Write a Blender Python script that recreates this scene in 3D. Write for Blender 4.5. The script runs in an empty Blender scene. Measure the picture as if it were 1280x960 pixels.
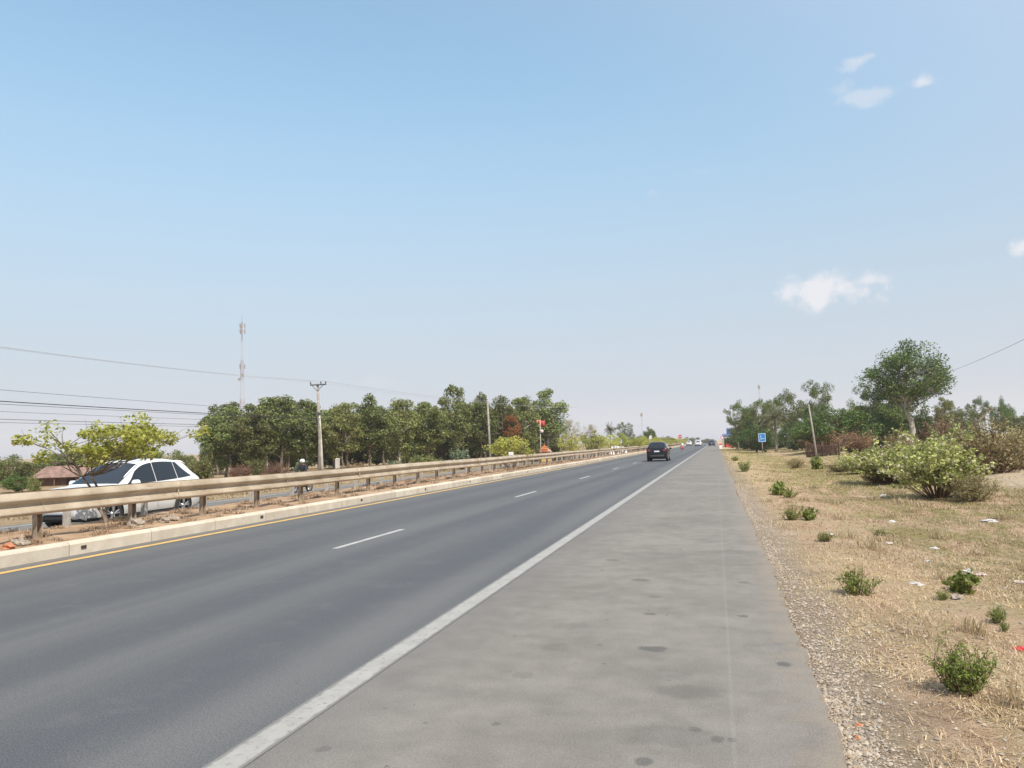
import bpy, bmesh, math, random
import numpy as np
from math import sin, cos, radians, pi, sqrt, exp
from mathutils import Vector, Matrix

scene = bpy.context.scene
COL = scene.collection

# ------------------------------------------------------------------ camera
CAM_H = 1.7
FPX = 960.0                      # focal length in pixels of a 1280 px wide frame
YAW, PITCH, ROLL = radians(14.7238), radians(4.5651), radians(1.5)
_f = Vector((-sin(YAW) * cos(PITCH), cos(YAW) * cos(PITCH), sin(PITCH)))
_r = Vector((cos(YAW), sin(YAW), 0)); _u = _r.cross(_f)
CR = _r * cos(ROLL) - _u * sin(ROLL)
CU = CR.cross(_f)
CF = _f
EYE = Vector((0, 0, CAM_H))
cam = bpy.data.cameras.new('camera'); camo = bpy.data.objects.new('camera', cam); COL.objects.link(camo)
cam.sensor_fit = 'HORIZONTAL'; cam.sensor_width = 36.0; cam.lens = 36.0 * FPX / 1280.0
cam.clip_start = 0.05; cam.clip_end = 12000
m = Matrix((CR, CU, -CF)).transposed().to_4x4(); m.translation = EYE
camo.matrix_world = m
scene.camera = camo

# ------------------------------------------------------------------ sky, sun, exposure
SUN_EL, SUN_AZ = radians(52), radians(135)     # azimuth from +Y (down the road) towards +X (right)
SKY_STRENGTH = 0.13
SUN_STRENGTH = 4.1
HAZE = 0.0003                    # density of the dusty air
world = bpy.data.worlds.new('World'); scene.world = world; world.use_nodes = True
scene.view_settings.view_transform = 'Standard'; scene.view_settings.look = 'None'
scene.view_settings.exposure = 0.45; scene.view_settings.gamma = 1.0
scene.view_settings.use_curve_mapping = False
scene.cycles.volume_bounces = 2
sun = bpy.data.lights.new('sun', 'SUN'); suno = bpy.data.objects.new('sun', sun); COL.objects.link(suno)
sun.energy = SUN_STRENGTH; sun.angle = radians(0.53); sun.color = (1.0, 0.94, 0.84)
sd = Vector((sin(SUN_AZ) * cos(SUN_EL), cos(SUN_AZ) * cos(SUN_EL), sin(SUN_EL)))
suno.rotation_euler = (-sd).to_track_quat('-Z', 'Y').to_euler(); suno.location = (40, -40, 90)


def sight(px, py, Y):
    """world point at distance Y down the road on the sight line of a photograph pixel"""
    d = CF + CR * ((px - 640) / FPX) - CU * ((py - 480) / FPX)
    return EYE + d * (Y / d.y)


def sight_dir(px, py):
    return (CF + CR * ((px - 640) / FPX) - CU * ((py - 480) / FPX)).normalized()


def px_size(p):
    return (Vector(p) - EYE).dot(CF) / FPX


def build_world():
    nt = world.node_tree; N = nt.nodes; L = nt.links; N.clear()
    out = N.new('ShaderNodeOutputWorld'); bg = N.new('ShaderNodeBackground')
    sky = N.new('ShaderNodeTexSky'); sky.sky_type = 'NISHITA'; sky.sun_disc = False
    sky.sun_elevation = SUN_EL; sky.sun_rotation = SUN_AZ
    sky.altitude = 0; sky.air_density = 1.0; sky.dust_density = 1.6; sky.ozone_density = 1.0
    bg.inputs['Strength'].default_value = SKY_STRENGTH
    geo = N.new('ShaderNodeNewGeometry')
    # clouds: thin cumulus scraps fixed to directions in the sky
    tc = N.new('ShaderNodeTexCoord')
    noise = N.new('ShaderNodeTexNoise'); noise.inputs['Scale'].default_value = 26; noise.inputs['Detail'].default_value = 7
    noise.inputs['Roughness'].default_value = 0.62
    L.new(tc.outputs['Generated'], noise.inputs['Vector'])
    total = None
    for px, py, wx, wy, amt in ((1040, 362, 92, 27, 1.0), (1084, 351, 46, 13, 0.8), (1075, 76, 26, 13, 0.55),
                                (1088, 118, 62, 16, 0.42), (1154, 104, 26, 12, 0.7), (1278, 309, 22, 15, 0.9),
                                (1048, 112, 22, 14, 0.3), (468, 478, 40, 12, 0.12), (815, 240, 14, 10, 0.16), (880, 214, 30, 8, 0.1)):
        d = sight_dir(px, py)
        right = Vector((d.y, -d.x, 0)).normalized(); up = right.cross(d)
        s1 = N.new('ShaderNodeVectorMath'); s1.operation = 'DOT_PRODUCT'; s1.inputs[1].default_value = right * (960 / wx)
        s2 = N.new('ShaderNodeVectorMath'); s2.operation = 'DOT_PRODUCT'; s2.inputs[1].default_value = up * (960 / wy)
        s0 = N.new('ShaderNodeVectorMath'); s0.operation = 'DOT_PRODUCT'; s0.inputs[1].default_value = d
        for s in (s0, s1, s2): L.new(tc.outputs['Generated'], s.inputs[0])
        # r = sqrt(a^2+b^2)
        cmb = N.new('ShaderNodeCombineXYZ'); L.new(s1.outputs['Value'], cmb.inputs[0]); L.new(s2.outputs['Value'], cmb.inputs[1])
        ln = N.new('ShaderNodeVectorMath'); ln.operation = 'LENGTH'; L.new(cmb.outputs[0], ln.inputs[0])
        # v = noise*1.9 - r  -> smooth
        ma = N.new('ShaderNodeMath'); ma.operation = 'MULTIPLY_ADD'; L.new(noise.outputs['Fac'], ma.inputs[0]); ma.inputs[1].default_value = 2.6
        sub = N.new('ShaderNodeMath'); sub.operation = 'MULTIPLY'; L.new(ln.outputs['Value'], sub.inputs[0]); sub.inputs[1].default_value = -1.0
        L.new(sub.outputs[0], ma.inputs[2])
        mr = N.new('ShaderNodeMapRange'); mr.interpolation_type = 'SMOOTHERSTEP'
        mr.inputs['From Min'].default_value = 0.42; mr.inputs['From Max'].default_value = 1.25
        mr.inputs['To Min'].default_value = 0; mr.inputs['To Max'].default_value = amt
        L.new(ma.outputs[0], mr.inputs['Value'])
        front = N.new('ShaderNodeMath'); front.operation = 'GREATER_THAN'; front.inputs[1].default_value = 0.3
        L.new(s0.outputs['Value'], front.inputs[0])
        mu = N.new('ShaderNodeMath'); mu.operation = 'MULTIPLY'; L.new(mr.outputs[0], mu.inputs[0]); L.new(front.outputs[0], mu.inputs[1])
        if total is None: total = mu
        else:
            mx = N.new('ShaderNodeMath'); mx.operation = 'MAXIMUM'; L.new(total.outputs[0], mx.inputs[0]); L.new(mu.outputs[0], mx.inputs[1]); total = mx
    hsv = N.new('ShaderNodeMix'); hsv.data_type = 'RGBA'; hsv.blend_type = 'MULTIPLY'; hsv.inputs['Factor'].default_value = 1.0
    L.new(sky.outputs[0], hsv.inputs['A'])
    sep = N.new('ShaderNodeSeparateXYZ'); L.new(tc.outputs['Generated'], sep.inputs[0])
    tr = N.new('ShaderNodeMapRange'); tr.interpolation_type = 'SMOOTHSTEP'; L.new(sep.outputs['Z'], tr.inputs['Value']); tr.inputs['From Min'].default_value = 0.05; tr.inputs['From Max'].default_value = 0.5
    tm = N.new('ShaderNodeMix'); tm.data_type = 'RGBA'; L.new(tr.outputs[0], tm.inputs['Factor']); tm.inputs['A'].default_value = SKY_LOW; tm.inputs['B'].default_value = SKY_HIGH
    L.new(tm.outputs['Result'], hsv.inputs['B'])
    # dust layer that whitens the sky towards the horizon
    dm = N.new('ShaderNodeMapRange'); dm.interpolation_type = 'SMOOTHSTEP'; L.new(sep.outputs['Z'], dm.inputs['Value'])
    dm.inputs['From Min'].default_value = 0.0; dm.inputs['From Max'].default_value = 0.5; dm.inputs['To Min'].default_value = 0.9; dm.inputs['To Max'].default_value = 0.0
    sm = N.new('ShaderNodeVectorMath'); sm.operation = 'DOT_PRODUCT'; sm.inputs[1].default_value = tuple(sd); L.new(tc.outputs['Generated'], sm.inputs[0])
    sr = N.new('ShaderNodeMapRange'); sr.interpolation_type = 'SMOOTHSTEP'; L.new(sm.outputs['Value'], sr.inputs['Value'])
    sr.inputs['From Min'].default_value = -0.15; sr.inputs['From Max'].default_value = 0.30; sr.inputs['To Min'].default_value = 0.0; sr.inputs['To Max'].default_value = 0.95
    side = N.new('ShaderNodeMix'); side.data_type = 'RGBA'; L.new(sr.outputs[0], side.inputs['Factor']); L.new(hsv.outputs['Result'], side.inputs['A']); side.inputs['B'].default_value = SUNSIDE_COL
    dust = N.new('ShaderNodeMix'); dust.data_type = 'RGBA'; L.new(dm.outputs[0], dust.inputs['Factor']); L.new(side.outputs['Result'], dust.inputs['A']); dust.inputs['B'].default_value = DUST_COL
    hsv = dust
    mix = N.new('ShaderNodeMix'); mix.data_type = 'RGBA'
    L.new(total.outputs[0], mix.inputs['Factor']); L.new(hsv.outputs['Result'], mix.inputs['A'])
    mix.inputs['B'].default_value = CLOUD_COL
    L.new(mix.outputs['Result'], bg.inputs['Color']); L.new(bg.outputs[0], out.inputs['Surface'])


SKY_LOW, SKY_HIGH = (0.84, 1.08, 0.96, 1), (1.46, 1.62, 1.40, 1)
SUNSIDE_COL = (3.1, 3.75, 4.8, 1)
CLOUD_COL = (4.7, 4.75, 5.0, 1)
DUST_COL = (3.30, 3.40, 4.05, 1)
build_world()

# ------------------------------------------------------------------ small helpers
RNG = np.random.default_rng(11)
random.seed(5)


def srgb(r, g, b):
    f = lambda c: (c / 255 / 12.92) if c <= 10 else ((c / 255 + 0.055) / 1.055) ** 2.4
    return (f(r), f(g), f(b), 1)


class G:
    """tiny node-graph writer"""
    def __init__(s, mt):
        s.t = mt.node_tree; s.N = s.t.nodes; s.L = s.t.links
    def new(s, kind, **kw):
        n = s.N.new(kind)
        for k, v in kw.items(): setattr(n, k, v)
        return n
    def put(s, sock, v):
        if hasattr(v, 'is_linked') or isinstance(v, bpy.types.NodeSocket): s.L.new(v, sock)
        else: sock.default_value = v
    def math(s, op, a, b=0.0, c=None, clamp=False):
        n = s.new('ShaderNodeMath', operation=op, use_clamp=clamp); s.put(n.inputs[0], a); s.put(n.inputs[1], b)
        if c is not None: s.put(n.inputs[2], c)
        return n.outputs[0]
    def noise(s, vec, scale, detail=4, rough=0.55, dist=0.0):
        n = s.new('ShaderNodeTexNoise'); s.L.new(vec, n.inputs['Vector']); n.inputs['Scale'].default_value = scale
        n.inputs['Detail'].default_value = detail; n.inputs['Roughness'].default_value = rough; n.inputs['Distortion'].default_value = dist
        return n.outputs['Fac']
    def voro(s, vec, scale, out='Distance', feature='F1', rnd=1.0):
        n = s.new('ShaderNodeTexVoronoi', feature=feature); s.L.new(vec, n.inputs['Vector']); n.inputs['Scale'].default_value = scale
        n.inputs['Randomness'].default_value = rnd
        return n.outputs[out]
    def step(s, v, a, b, lo=0.0, hi=1.0, smooth=True):
        n = s.new('ShaderNodeMapRange'); n.interpolation_type = 'SMOOTHSTEP' if smooth else 'LINEAR'
        s.put(n.inputs['Value'], v); n.inputs['From Min'].default_value = a; n.inputs['From Max'].default_value = b
        n.inputs['To Min'].default_value = lo; n.inputs['To Max'].default_value = hi
        return n.outputs[0]
    def mix(s, f, a, b, mode='MIX'):
        n = s.new('ShaderNodeMix', data_type='RGBA', blend_type=mode); s.put(n.inputs['Factor'], f); s.put(n.inputs['A'], a); s.put(n.inputs['B'], b)
        return n.outputs['Result']
    def scalevec(s, vec, sc):
        n = s.new('ShaderNodeVectorMath', operation='MULTIPLY'); s.L.new(vec, n.inputs[0]); n.inputs[1].default_value = sc
        return n.outputs[0]
    def xyz(s, vec):
        n = s.new('ShaderNodeSeparateXYZ'); s.L.new(vec, n.inputs[0]); return n.outputs
    def bump(s, h, strength=0.3, dist=0.02):
        n = s.new('ShaderNodeBump'); n.inputs['Strength'].default_value = strength; n.inputs['Distance'].default_value = dist
        s.L.new(h, n.inputs['Height']); return n.outputs[0]


def base_mat(name):
    mt = bpy.data.materials.new(name); mt.use_nodes = True
    g = G(mt); g.N.clear()
    out = g.new('ShaderNodeOutputMaterial'); b = g.new('ShaderNodeBsdfPrincipled')
    g.L.new(b.outputs[0], out.inputs['Surface'])
    return mt, g, b


def plain(name, col, rough=0.6, metal=0.0, var=0.12, scale=8.0, coat=0.0, spec=0.5, bump=0.0):
    mt, g, b = base_mat(name)
    tc = g.new('ShaderNodeTexCoord').outputs['Object']
    n = g.noise(tc, scale, 5, 0.6)
    c = tuple(col[:3]) + (1,)
    lo = tuple(x * (1 - var) for x in c[:3]) + (1,); hi = tuple(min(1, x * (1 + var)) for x in c[:3]) + (1,)
    g.put(b.inputs['Base Color'], g.mix(g.step(n, 0.3, 0.7), lo, hi))
    b.inputs['Roughness'].default_value = rough; b.inputs['Metallic'].default_value = metal
    b.inputs['Coat Weight'].default_value = coat; b.inputs['Specular IOR Level'].default_value = spec
    if bump: g.L.new(g.bump(n, bump, 0.01), b.inputs['Normal'])
    return mt


def leaf_mat(name, dark, light, trans=0.35, dry=None, dry_amt=0.0, rough=0.5, huevar=1.0):
    mt = bpy.data.materials.new(name); mt.use_nodes = True
    g = G(mt); g.N.clear()
    out = g.new('ShaderNodeOutputMaterial')
    geo = g.new('ShaderNodeNewGeometry'); oi = g.new('ShaderNodeObjectInfo')
    rnd = geo.outputs['Random Per Island']; orn = oi.outputs['Random']
    pos = g.new('ShaderNodeTexCoord').outputs['Object']
    cl = g.noise(pos, 0.9, 2, 0.5)
    f = g.math('MULTIPLY_ADD', rnd, 0.6, g.math('MULTIPLY', cl, 0.55))
    c = g.mix(g.step(f, 0.2, 0.95), dark + (1,), light + (1,))
    if dry:
        c = g.mix(g.step(g.math('ADD', rnd, g.math('MULTIPLY', cl, 0.3)), 1.15 - dry_amt, 1.2 - dry_amt), c, dry + (1,))
    hv = g.new('ShaderNodeHueSaturation'); g.put(hv.inputs['Color'], c)
    g.put(hv.inputs['Hue'], g.step(g.math('FRACT', g.math('MULTIPLY', orn, 7.7)), 0, 1, 0.5 - 0.022 * huevar, 0.5 + 0.012 * huevar, False)); g.put(hv.inputs['Value'], g.step(orn, 0, 1, 0.75, 1.4, False))
    hv.inputs['Saturation'].default_value = 1.0
    c = hv.outputs[0]
    b = g.new('ShaderNodeBsdfPrincipled'); g.put(b.inputs['Base Color'], c); b.inputs['Roughness'].default_value = rough
    b.inputs['Specular IOR Level'].default_value = 0.35
    tr = g.new('ShaderNodeBsdfTranslucent'); g.put(tr.inputs['Color'], c)
    ms = g.new('ShaderNodeMixShader'); ms.inputs[0].default_value = trans
    g.L.new(b.outputs[0], ms.inputs[1]); g.L.new(tr.outputs[0], ms.inputs[2]); g.L.new(ms.outputs[0], out.inputs['Surface'])
    return mt


# ---- mesh builder
class MB:
    def __init__(s): s.v = []; s.f = []; s.mi = []; s.cur = 0
    def face(s, *i): s.f.append(tuple(i)); s.mi.append(s.cur)
    def box(s, c, d, rz=0.0, taper=1.0):
        n = len(s.v); x, y, z = d[0] / 2, d[1] / 2, d[2] / 2; ca, sa = cos(rz), sin(rz)
        for k, (a, b, e) in enumerate(((-1, -1, -1), (1, -1, -1), (1, 1, -1), (-1, 1, -1), (-1, -1, 1), (1, -1, 1), (1, 1, 1), (-1, 1, 1))):
            t = taper if e > 0 else 1.0
            px, py = a * x * t, b * y * t
            s.v.append((c[0] + px * ca - py * sa, c[1] + px * sa + py * ca, c[2] + e * z))
        for q in ((0, 3, 2, 1), (4, 5, 6, 7), (0, 1, 5, 4), (1, 2, 6, 5), (2, 3, 7, 6), (3, 0, 4, 7)): s.face(*[n + i for i in q])
        return s
    def tube(s, path, radii, k=6, cap=True):
        path = [Vector(p) for p in path]
        if not hasattr(radii, '__len__'): radii = [radii] * len(path)
        n0 = len(s.v); ref = Vector((0.37, 0.21, 0.9)).normalized()
        for i, p in enumerate(path):
            t = (path[min(i + 1, len(path) - 1)] - path[max(i - 1, 0)])
            t = t.normalized() if t.length > 1e-9 else Vector((0, 0, 1))
            rf = ref if abs(t.dot(ref)) < 0.95 else Vector((1, 0, 0))
            a = t.cross(rf).normalized(); b = t.cross(a)
            for j in range(k):
                q = p + (a * cos(2 * pi * j / k) + b * sin(2 * pi * j / k)) * radii[i]
                s.v.append(tuple(q))
        for i in range(len(path) - 1):
            for j in range(k):
                a0 = n0 + i * k + j; a1 = n0 + i * k + (j + 1) % k
                s.face(a0, a1, a1 + k, a0 + k)
        if cap:
            s.face(*[n0 + j for j in reversed(range(k))]); e = n0 + (len(path) - 1) * k
            s.face(*[e + j for j in range(k)])
        return s
    def lathe(s, c, axis, prof, k=24, closed=False):
        """prof: (distance along axis, radius)"""
        ax = Vector(axis).normalized(); rf = Vector((0, 0, 1)) if abs(ax.z) < 0.9 else Vector((1, 0, 0))
        a = ax.cross(rf).normalized(); b = ax.cross(a); c = Vector(c); n0 = len(s.v)
        for d, r in prof:
            for j in range(k):
                s.v.append(tuple(c + ax * d + (a * cos(2 * pi * j / k) + b * sin(2 * pi * j / k)) * r))
        for i in range(len(prof) - 1):
            for j in range(k):
                a0 = n0 + i * k + j; a1 = n0 + i * k + (j + 1) % k
                s.face(a0, a1, a1 + k, a0 + k)
        if not closed:
            s.face(*[n0 + j for j in reversed(range(k))]); e = n0 + (len(prof) - 1) * k
            s.face(*[e + j for j in range(k)])
        return s
    def grid(s, rows):
        n0 = len(s.v); w = len(rows[0])
        for r in rows:
            for p in r: s.v.append(tuple(p))
        for i in range(len(rows) - 1):
            for j in range(w - 1):
                a = n0 + i * w + j; s.face(a, a + 1, a + w + 1, a + w)
        return s
    def mesh(s, name, mats, smooth=False):
        me = bpy.data.meshes.new(name); me.from_pydata(s.v, [], s.f)
        if not isinstance(mats, (list, tuple)): mats = [mats]
        for mt in mats: me.materials.append(mt)
        me.polygons.foreach_set('material_index', s.mi)
        if smooth: me.polygons.foreach_set('use_smooth', [True] * len(s.f))
        me.update(); return me
    def build(s, name, mats, parent=None, smooth=False):
        return link(name, s.mesh(name, mats, smooth), parent)


def link(name, me, parent=None):
    o = bpy.data.objects.new(name, me); COL.objects.link(o)
    if parent is not None: o.parent = parent
    return o


def bevel(o, w=0.01, seg=2):
    md = o.modifiers.new('bevel', 'BEVEL'); md.width = w; md.segments = seg; md.limit_method = 'ANGLE'; md.angle_limit = radians(35)
    return o


def tag(o, label=None, cat=None, group=None, kind=None):
    if label: o['label'] = label
    if cat: o['category'] = cat
    if group: o['group'] = group
    if kind: o['kind'] = kind
    return o


def empty(name, loc=(0, 0, 0), rz=0.0):
    o = bpy.data.objects.new(name, None); COL.objects.link(o); o.location = loc; o.rotation_euler = (0, 0, rz)
    o.empty_display_size = 0.3
    return o


def structure(o): o['kind'] = 'structure'; return o


def copy_tree(o, parent=None):
    c = o.copy(); COL.objects.link(c)
    if parent is not None: c.parent = parent
    for ch in o.children: copy_tree(ch, c)
    return c


def quads_mesh(name, V, mats, mat_index=None, smooth=False):
    """V: (n,4,3) array of quads"""
    n = len(V); me = bpy.data.meshes.new(name)
    me.vertices.add(n * 4); me.vertices.foreach_set('co', np.ascontiguousarray(V, dtype=np.float32).ravel())
    me.loops.add(n * 4); me.loops.foreach_set('vertex_index', np.arange(n * 4, dtype=np.int32))
    me.polygons.add(n); me.polygons.foreach_set('loop_start', np.arange(0, n * 4, 4, dtype=np.int32))
    me.polygons.foreach_set('loop_total', np.full(n, 4, dtype=np.int32))
    if not isinstance(mats, (list, tuple)): mats = [mats]
    for mt in mats: me.materials.append(mt)
    if mat_index is not None: me.polygons.foreach_set('material_index', np.asarray(mat_index, dtype=np.int32))
    me.update(calc_edges=True); me.validate(); return me


def leaf_quads(P, length, width, rng, up=0.35, droop=0.0, out=None, outw=0.0):
    """diamond leaves at points P; normals biased up / outwards, long axis biased down by droop"""
    n = len(P)
    nrm = rng.normal(size=(n, 3)); nrm /= np.linalg.norm(nrm, axis=1)[:, None]
    nrm[:, 2] += up
    if out is not None: nrm += out * outw
    nrm /= np.linalg.norm(nrm, axis=1)[:, None] + 1e-9
    t = rng.normal(size=(n, 3)); t[:, 2] -= droop * 1.5
    t -= nrm * np.sum(t * nrm, axis=1)[:, None]; t /= np.linalg.norm(t, axis=1)[:, None] + 1e-9
    b = np.cross(nrm, t)
    L = (length * rng.uniform(0.65, 1.25, n))[:, None]; W = (width * rng.uniform(0.7, 1.2, n))[:, None]
    fold = nrm * W * 0.22
    V = np.empty((n, 4, 3))
    V[:, 0] = P - t * L * 0.5; V[:, 1] = P + b * W * 0.5 + fold - t * L * 0.06; V[:, 2] = P + t * L * 0.5; V[:, 3] = P - b * W * 0.5 + fold - t * L * 0.06
    return V


# ------------------------------------------------------------------ terrain
EDGE_X = 0.6            # right edge of the shoulder
LINE_X = -2.66          # white edge line
DASH_X = -6.45          # lane line
YEL_X = -10.38          # yellow line
KERB_X = -10.85         # kerb face
MED_L = -14.15          # far side of the median
FAR_L = -22.2           # outer edge of the opposite road


def sstep(a, b, x):
    t = np.clip((np.asarray(x, float) - a) / (b - a), 0, 1); return t * t * (3 - 2 * t)


def wob(x, y, s, ph=0.0):
    return (np.sin(x * s + ph) * np.cos(y * s * 0.83 + ph * 1.7) + 0.5 * np.sin(x * s * 2.1 + y * s * 1.3 + ph * 2.3) + 0.3 * np.cos(y * s * 3.1 - x * s * 1.7 + ph))


def ground_z(x, y):
    x = np.asarray(x, float); y = np.asarray(y, float)
    right = -0.05 - 0.05 * sstep(0.6, 1.2, x) - 0.13 * sstep(1.5, 4.5, x) + 0.42 * sstep(6.0, 11.5, x) + 0.9 * sstep(14, 34, x)
    near = sstep(0.7, 2.2, x)
    right = right + near * (0.035 * wob(x, y, 1.1, 0.4) + 0.05 * wob(x, y, 0.35, 1.9) + 0.012 * wob(x, y, 4.3, 2.7))
    left = -0.30 - 0.25 * sstep(-15, -22, x) - 0.15 * sstep(-23, -27, x)
    left = left + sstep(-22.8, -25, x) * (0.06 * wob(x, y, 0.5, 0.9) + 0.02 * wob(x, y, 2.1, 0.2))
    return np.where(x > -6, np.where(x > EDGE_X - 0.02, right, -0.25), left)


def gz(x, y): return float(ground_z(x, y))


def ground_at(px, py):
    """where the sight line of a photograph pixel meets the terrain"""
    d = CF + CR * ((px - 640) / FPX) - CU * ((py - 480) / FPX)
    z = 0.0
    for _ in range(30):
        t = (z - CAM_H) / d.z; p = EYE + d * t; z = gz(p.x, p.y)
    return Vector((p.x, p.y, z))


def axis_pts(segs):
    out = []
    for a, b, st in segs:
        n = max(1, int(round((b - a) / st))); out += list(np.linspace(a, b, n, endpoint=False))
    out.append(segs[-1][1]); return np.array(out)


# ---- materials of the setting
def mat_ground():
    mt, g, b = base_mat('roadside_earth')
    P = g.new('ShaderNodeNewGeometry').outputs['Position']; x, y, z = g.xyz(P)
    n1 = g.noise(P, 0.35, 5, 0.6); n2 = g.noise(P, 1.7, 6, 0.65); n3 = g.noise(P, 9, 5, 0.7); n4 = g.noise(P, 60, 4, 0.7)
    stretched = g.noise(g.scalevec(P, (1.4, 0.45, 1)), 1.3, 5, 0.6)
    soil = g.mix(g.step(n2, 0.3, 0.7), (0.46, 0.30, 0.185, 1), (0.64, 0.46, 0.31, 1))
    dry = g.mix(g.step(n3, 0.3, 0.7), (0.42, 0.31, 0.165, 1), (0.58, 0.46, 0.28, 1))
    olive = g.mix(g.step(n3, 0.35, 0.7), (0.20, 0.18, 0.06, 1), (0.37, 0.31, 0.13, 1))
    right = g.mix(g.step(stretched, 0.38, 0.62), soil, dry)
    xo = g.math('ADD', x, g.math('MULTIPLY', g.math('SUBTRACT', n1, 0.5), 6.0))
    om = g.math('MULTIPLY', g.step(xo, 2.3, 4.2), g.step(stretched, 0.34, 0.56))
    om = g.math('MULTIPLY', om, g.step(y, 5.5, 11.0, 0.25, 1.0))
    right = g.mix(g.math('MULTIPLY', om, 0.92), right, olive)
    right = g.mix(g.math('MULTIPLY', g.step(g.noise(g.scalevec(P, (1, .5, 1)), 0.8, 6, 0.68), 0.52, 0.68), 0.6), right, (0.21, 0.13, 0.07, 1))
    # pale sand of the track on the right and the bank
    dx = g.math('SUBTRACT', x, 13.0); dy = g.math('MULTIPLY', g.math('SUBTRACT', y, 30.0), 0.55)
    rr = g.math('SQRT', g.math('ADD', g.math('MULTIPLY', dx, dx), g.math('MULTIPLY', dy, dy)))
    rr = g.math('ADD', rr, g.math('MULTIPLY', g.math('SUBTRACT', n2, 0.5), 2.5))
    sand = g.mix(g.step(n3, 0.3, 0.7), (0.50, 0.38, 0.25, 1), (0.62, 0.50, 0.36, 1))
    right = g.mix(g.step(rr, 5.2, 3.6), right, sand)
    dxb = g.math('SUBTRACT', g.math('ADD', x, g.math('MULTIPLY', g.math('SUBTRACT', n2, 0.5), 3.0)), 7.2)
    bank = g.math('MULTIPLY', g.step(g.math('ABSOLUTE', dxb), 1.6, 0.6), g.step(y, 40, 60))
    right = g.mix(g.math('MULTIPLY', bank, 0.8), right, (0.50, 0.35, 0.22, 1))
    # grey gravel beside the asphalt
    gx = g.math('ADD', x, g.math('MULTIPLY', g.math('SUBTRACT', n2, 0.5), 0.9))
    gv = g.voro(P, 34, 'Color'); gs = g.xyz(gv)[0]
    grav = g.mix(gs, (0.24, 0.20, 0.155, 1), (0.48, 0.40, 0.315, 1))
    grav = g.mix(g.step(g.voro(P, 34), 0.3, 0.62), grav, (0.28, 0.215, 0.15, 1))
    right = g.mix(g.math('MULTIPLY', g.step(gx, 1.5, 0.85), 0.8), right, grav)
    # left of the opposite road
    left = g.mix(g.step(n1, 0.35, 0.65), (0.40, 0.285, 0.175, 1), (0.30, 0.225, 0.12, 1))
    left = g.mix(g.step(n2, 0.5, 0.7), left, (0.45, 0.33, 0.2, 1))
    col = g.mix(g.step(x, -7, -6), left, right)
    col = g.mix(g.step(n4, 0.25, 0.75), g.mix(0.36, col, (0.10, 0.07, 0.045, 1)), col)
    g.put(b.inputs['Base Color'], col); b.inputs['Roughness'].default_value = 0.95; b.inputs['Specular IOR Level'].default_value = 0.15
    h = g.math('ADD', g.math('MULTIPLY', n3, 0.6), g.math('MULTIPLY', n4, 0.5))
    g.L.new(g.bump(h, 0.9, 0.08), b.inputs['Normal'])
    return mt


def mat_road():
    mt, g, b = base_mat('worn_asphalt')
    P = g.new('ShaderNodeNewGeometry').outputs['Position']; x, y, z = g.xyz(P)
    lane = g.noise(g.scalevec(P, (0.75, 0.006, 1)), 1.0, 3, 0.5)
    streak = g.noise(g.scalevec(P, (2.4, 0.03, 1)), 1.0, 5, 0.6)
    big = g.noise(g.scalevec(P, (0.5, 0.16, 1)), 0.7, 3, 0.5)
    fine = g.noise(P, 95, 3, 0.7); mid = g.noise(P, 12, 4, 0.6)
    f = g.math('ADD', g.math('MULTIPLY', lane, 0.55), g.math('ADD', g.math('MULTIPLY', streak, 0.3), g.math('MULTIPLY', big, 0.25)))
    # polished wheel tracks: two per lane
    c = g.mix(g.step(f, 0.40, 0.72), (0.062, 0.068, 0.075, 1), (0.128, 0.129, 0.125, 1))
    for cx, w, am in ((-3.85, 0.75, 0.75), (-5.45, 0.7, 0.55), (-7.5, 0.6, 0.4), (-9.2, 0.6, 0.4)):
        d = g.math('ABSOLUTE', g.math('SUBTRACT', g.math('ADD', x, g.math('MULTIPLY', g.math('SUBTRACT', big, 0.5), 1.0)), cx))
        c = g.mix(g.step(d, w, 0.0, 0.0, am), c, (0.048, 0.054, 0.068, 1))
    patch = g.noise(P, 1.6, 6, 0.7); c = g.mix(g.step(patch, 0.50, 0.72, 0, 0.28), c, (0.16, 0.155, 0.145, 1)); c = g.mix(g.step(g.noise(P, 4.5, 6, 0.72), 0.56, 0.72, 0, 0.3), c, (0.045, 0.048, 0.055, 1))
    gr2 = g.noise(P, 34, 5, 0.8); c = g.mix(g.step(gr2, 0.52, 0.70, 0, 0.4), c, (0.20, 0.195, 0.185, 1)); c = g.mix(g.step(gr2, 0.48, 0.32, 0, 0.4), c, (0.03, 0.032, 0.037, 1))
    # dusty margin at the kerb
    c = g.mix(g.step(g.math('ADD', x, g.math('MULTIPLY', mid, 0.5)), -9.9, -10.7, 0, 0.55), c, (0.26, 0.22, 0.17, 1))
    c = g.mix(g.step(fine, 0.3, 0.7), g.mix(0.45, c, (0.025, 0.025, 0.03, 1)), g.mix(0.16, c, (0.42, 0.41, 0.39, 1)))
    g.put(b.inputs['Base Color'], c); b.inputs['Roughness'].default_value = 0.78; b.inputs['Specular IOR Level'].default_value = 0.3
    g.L.new(g.bump(fine, 0.35, 0.006), b.inputs['Normal'])
    return mt


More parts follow.
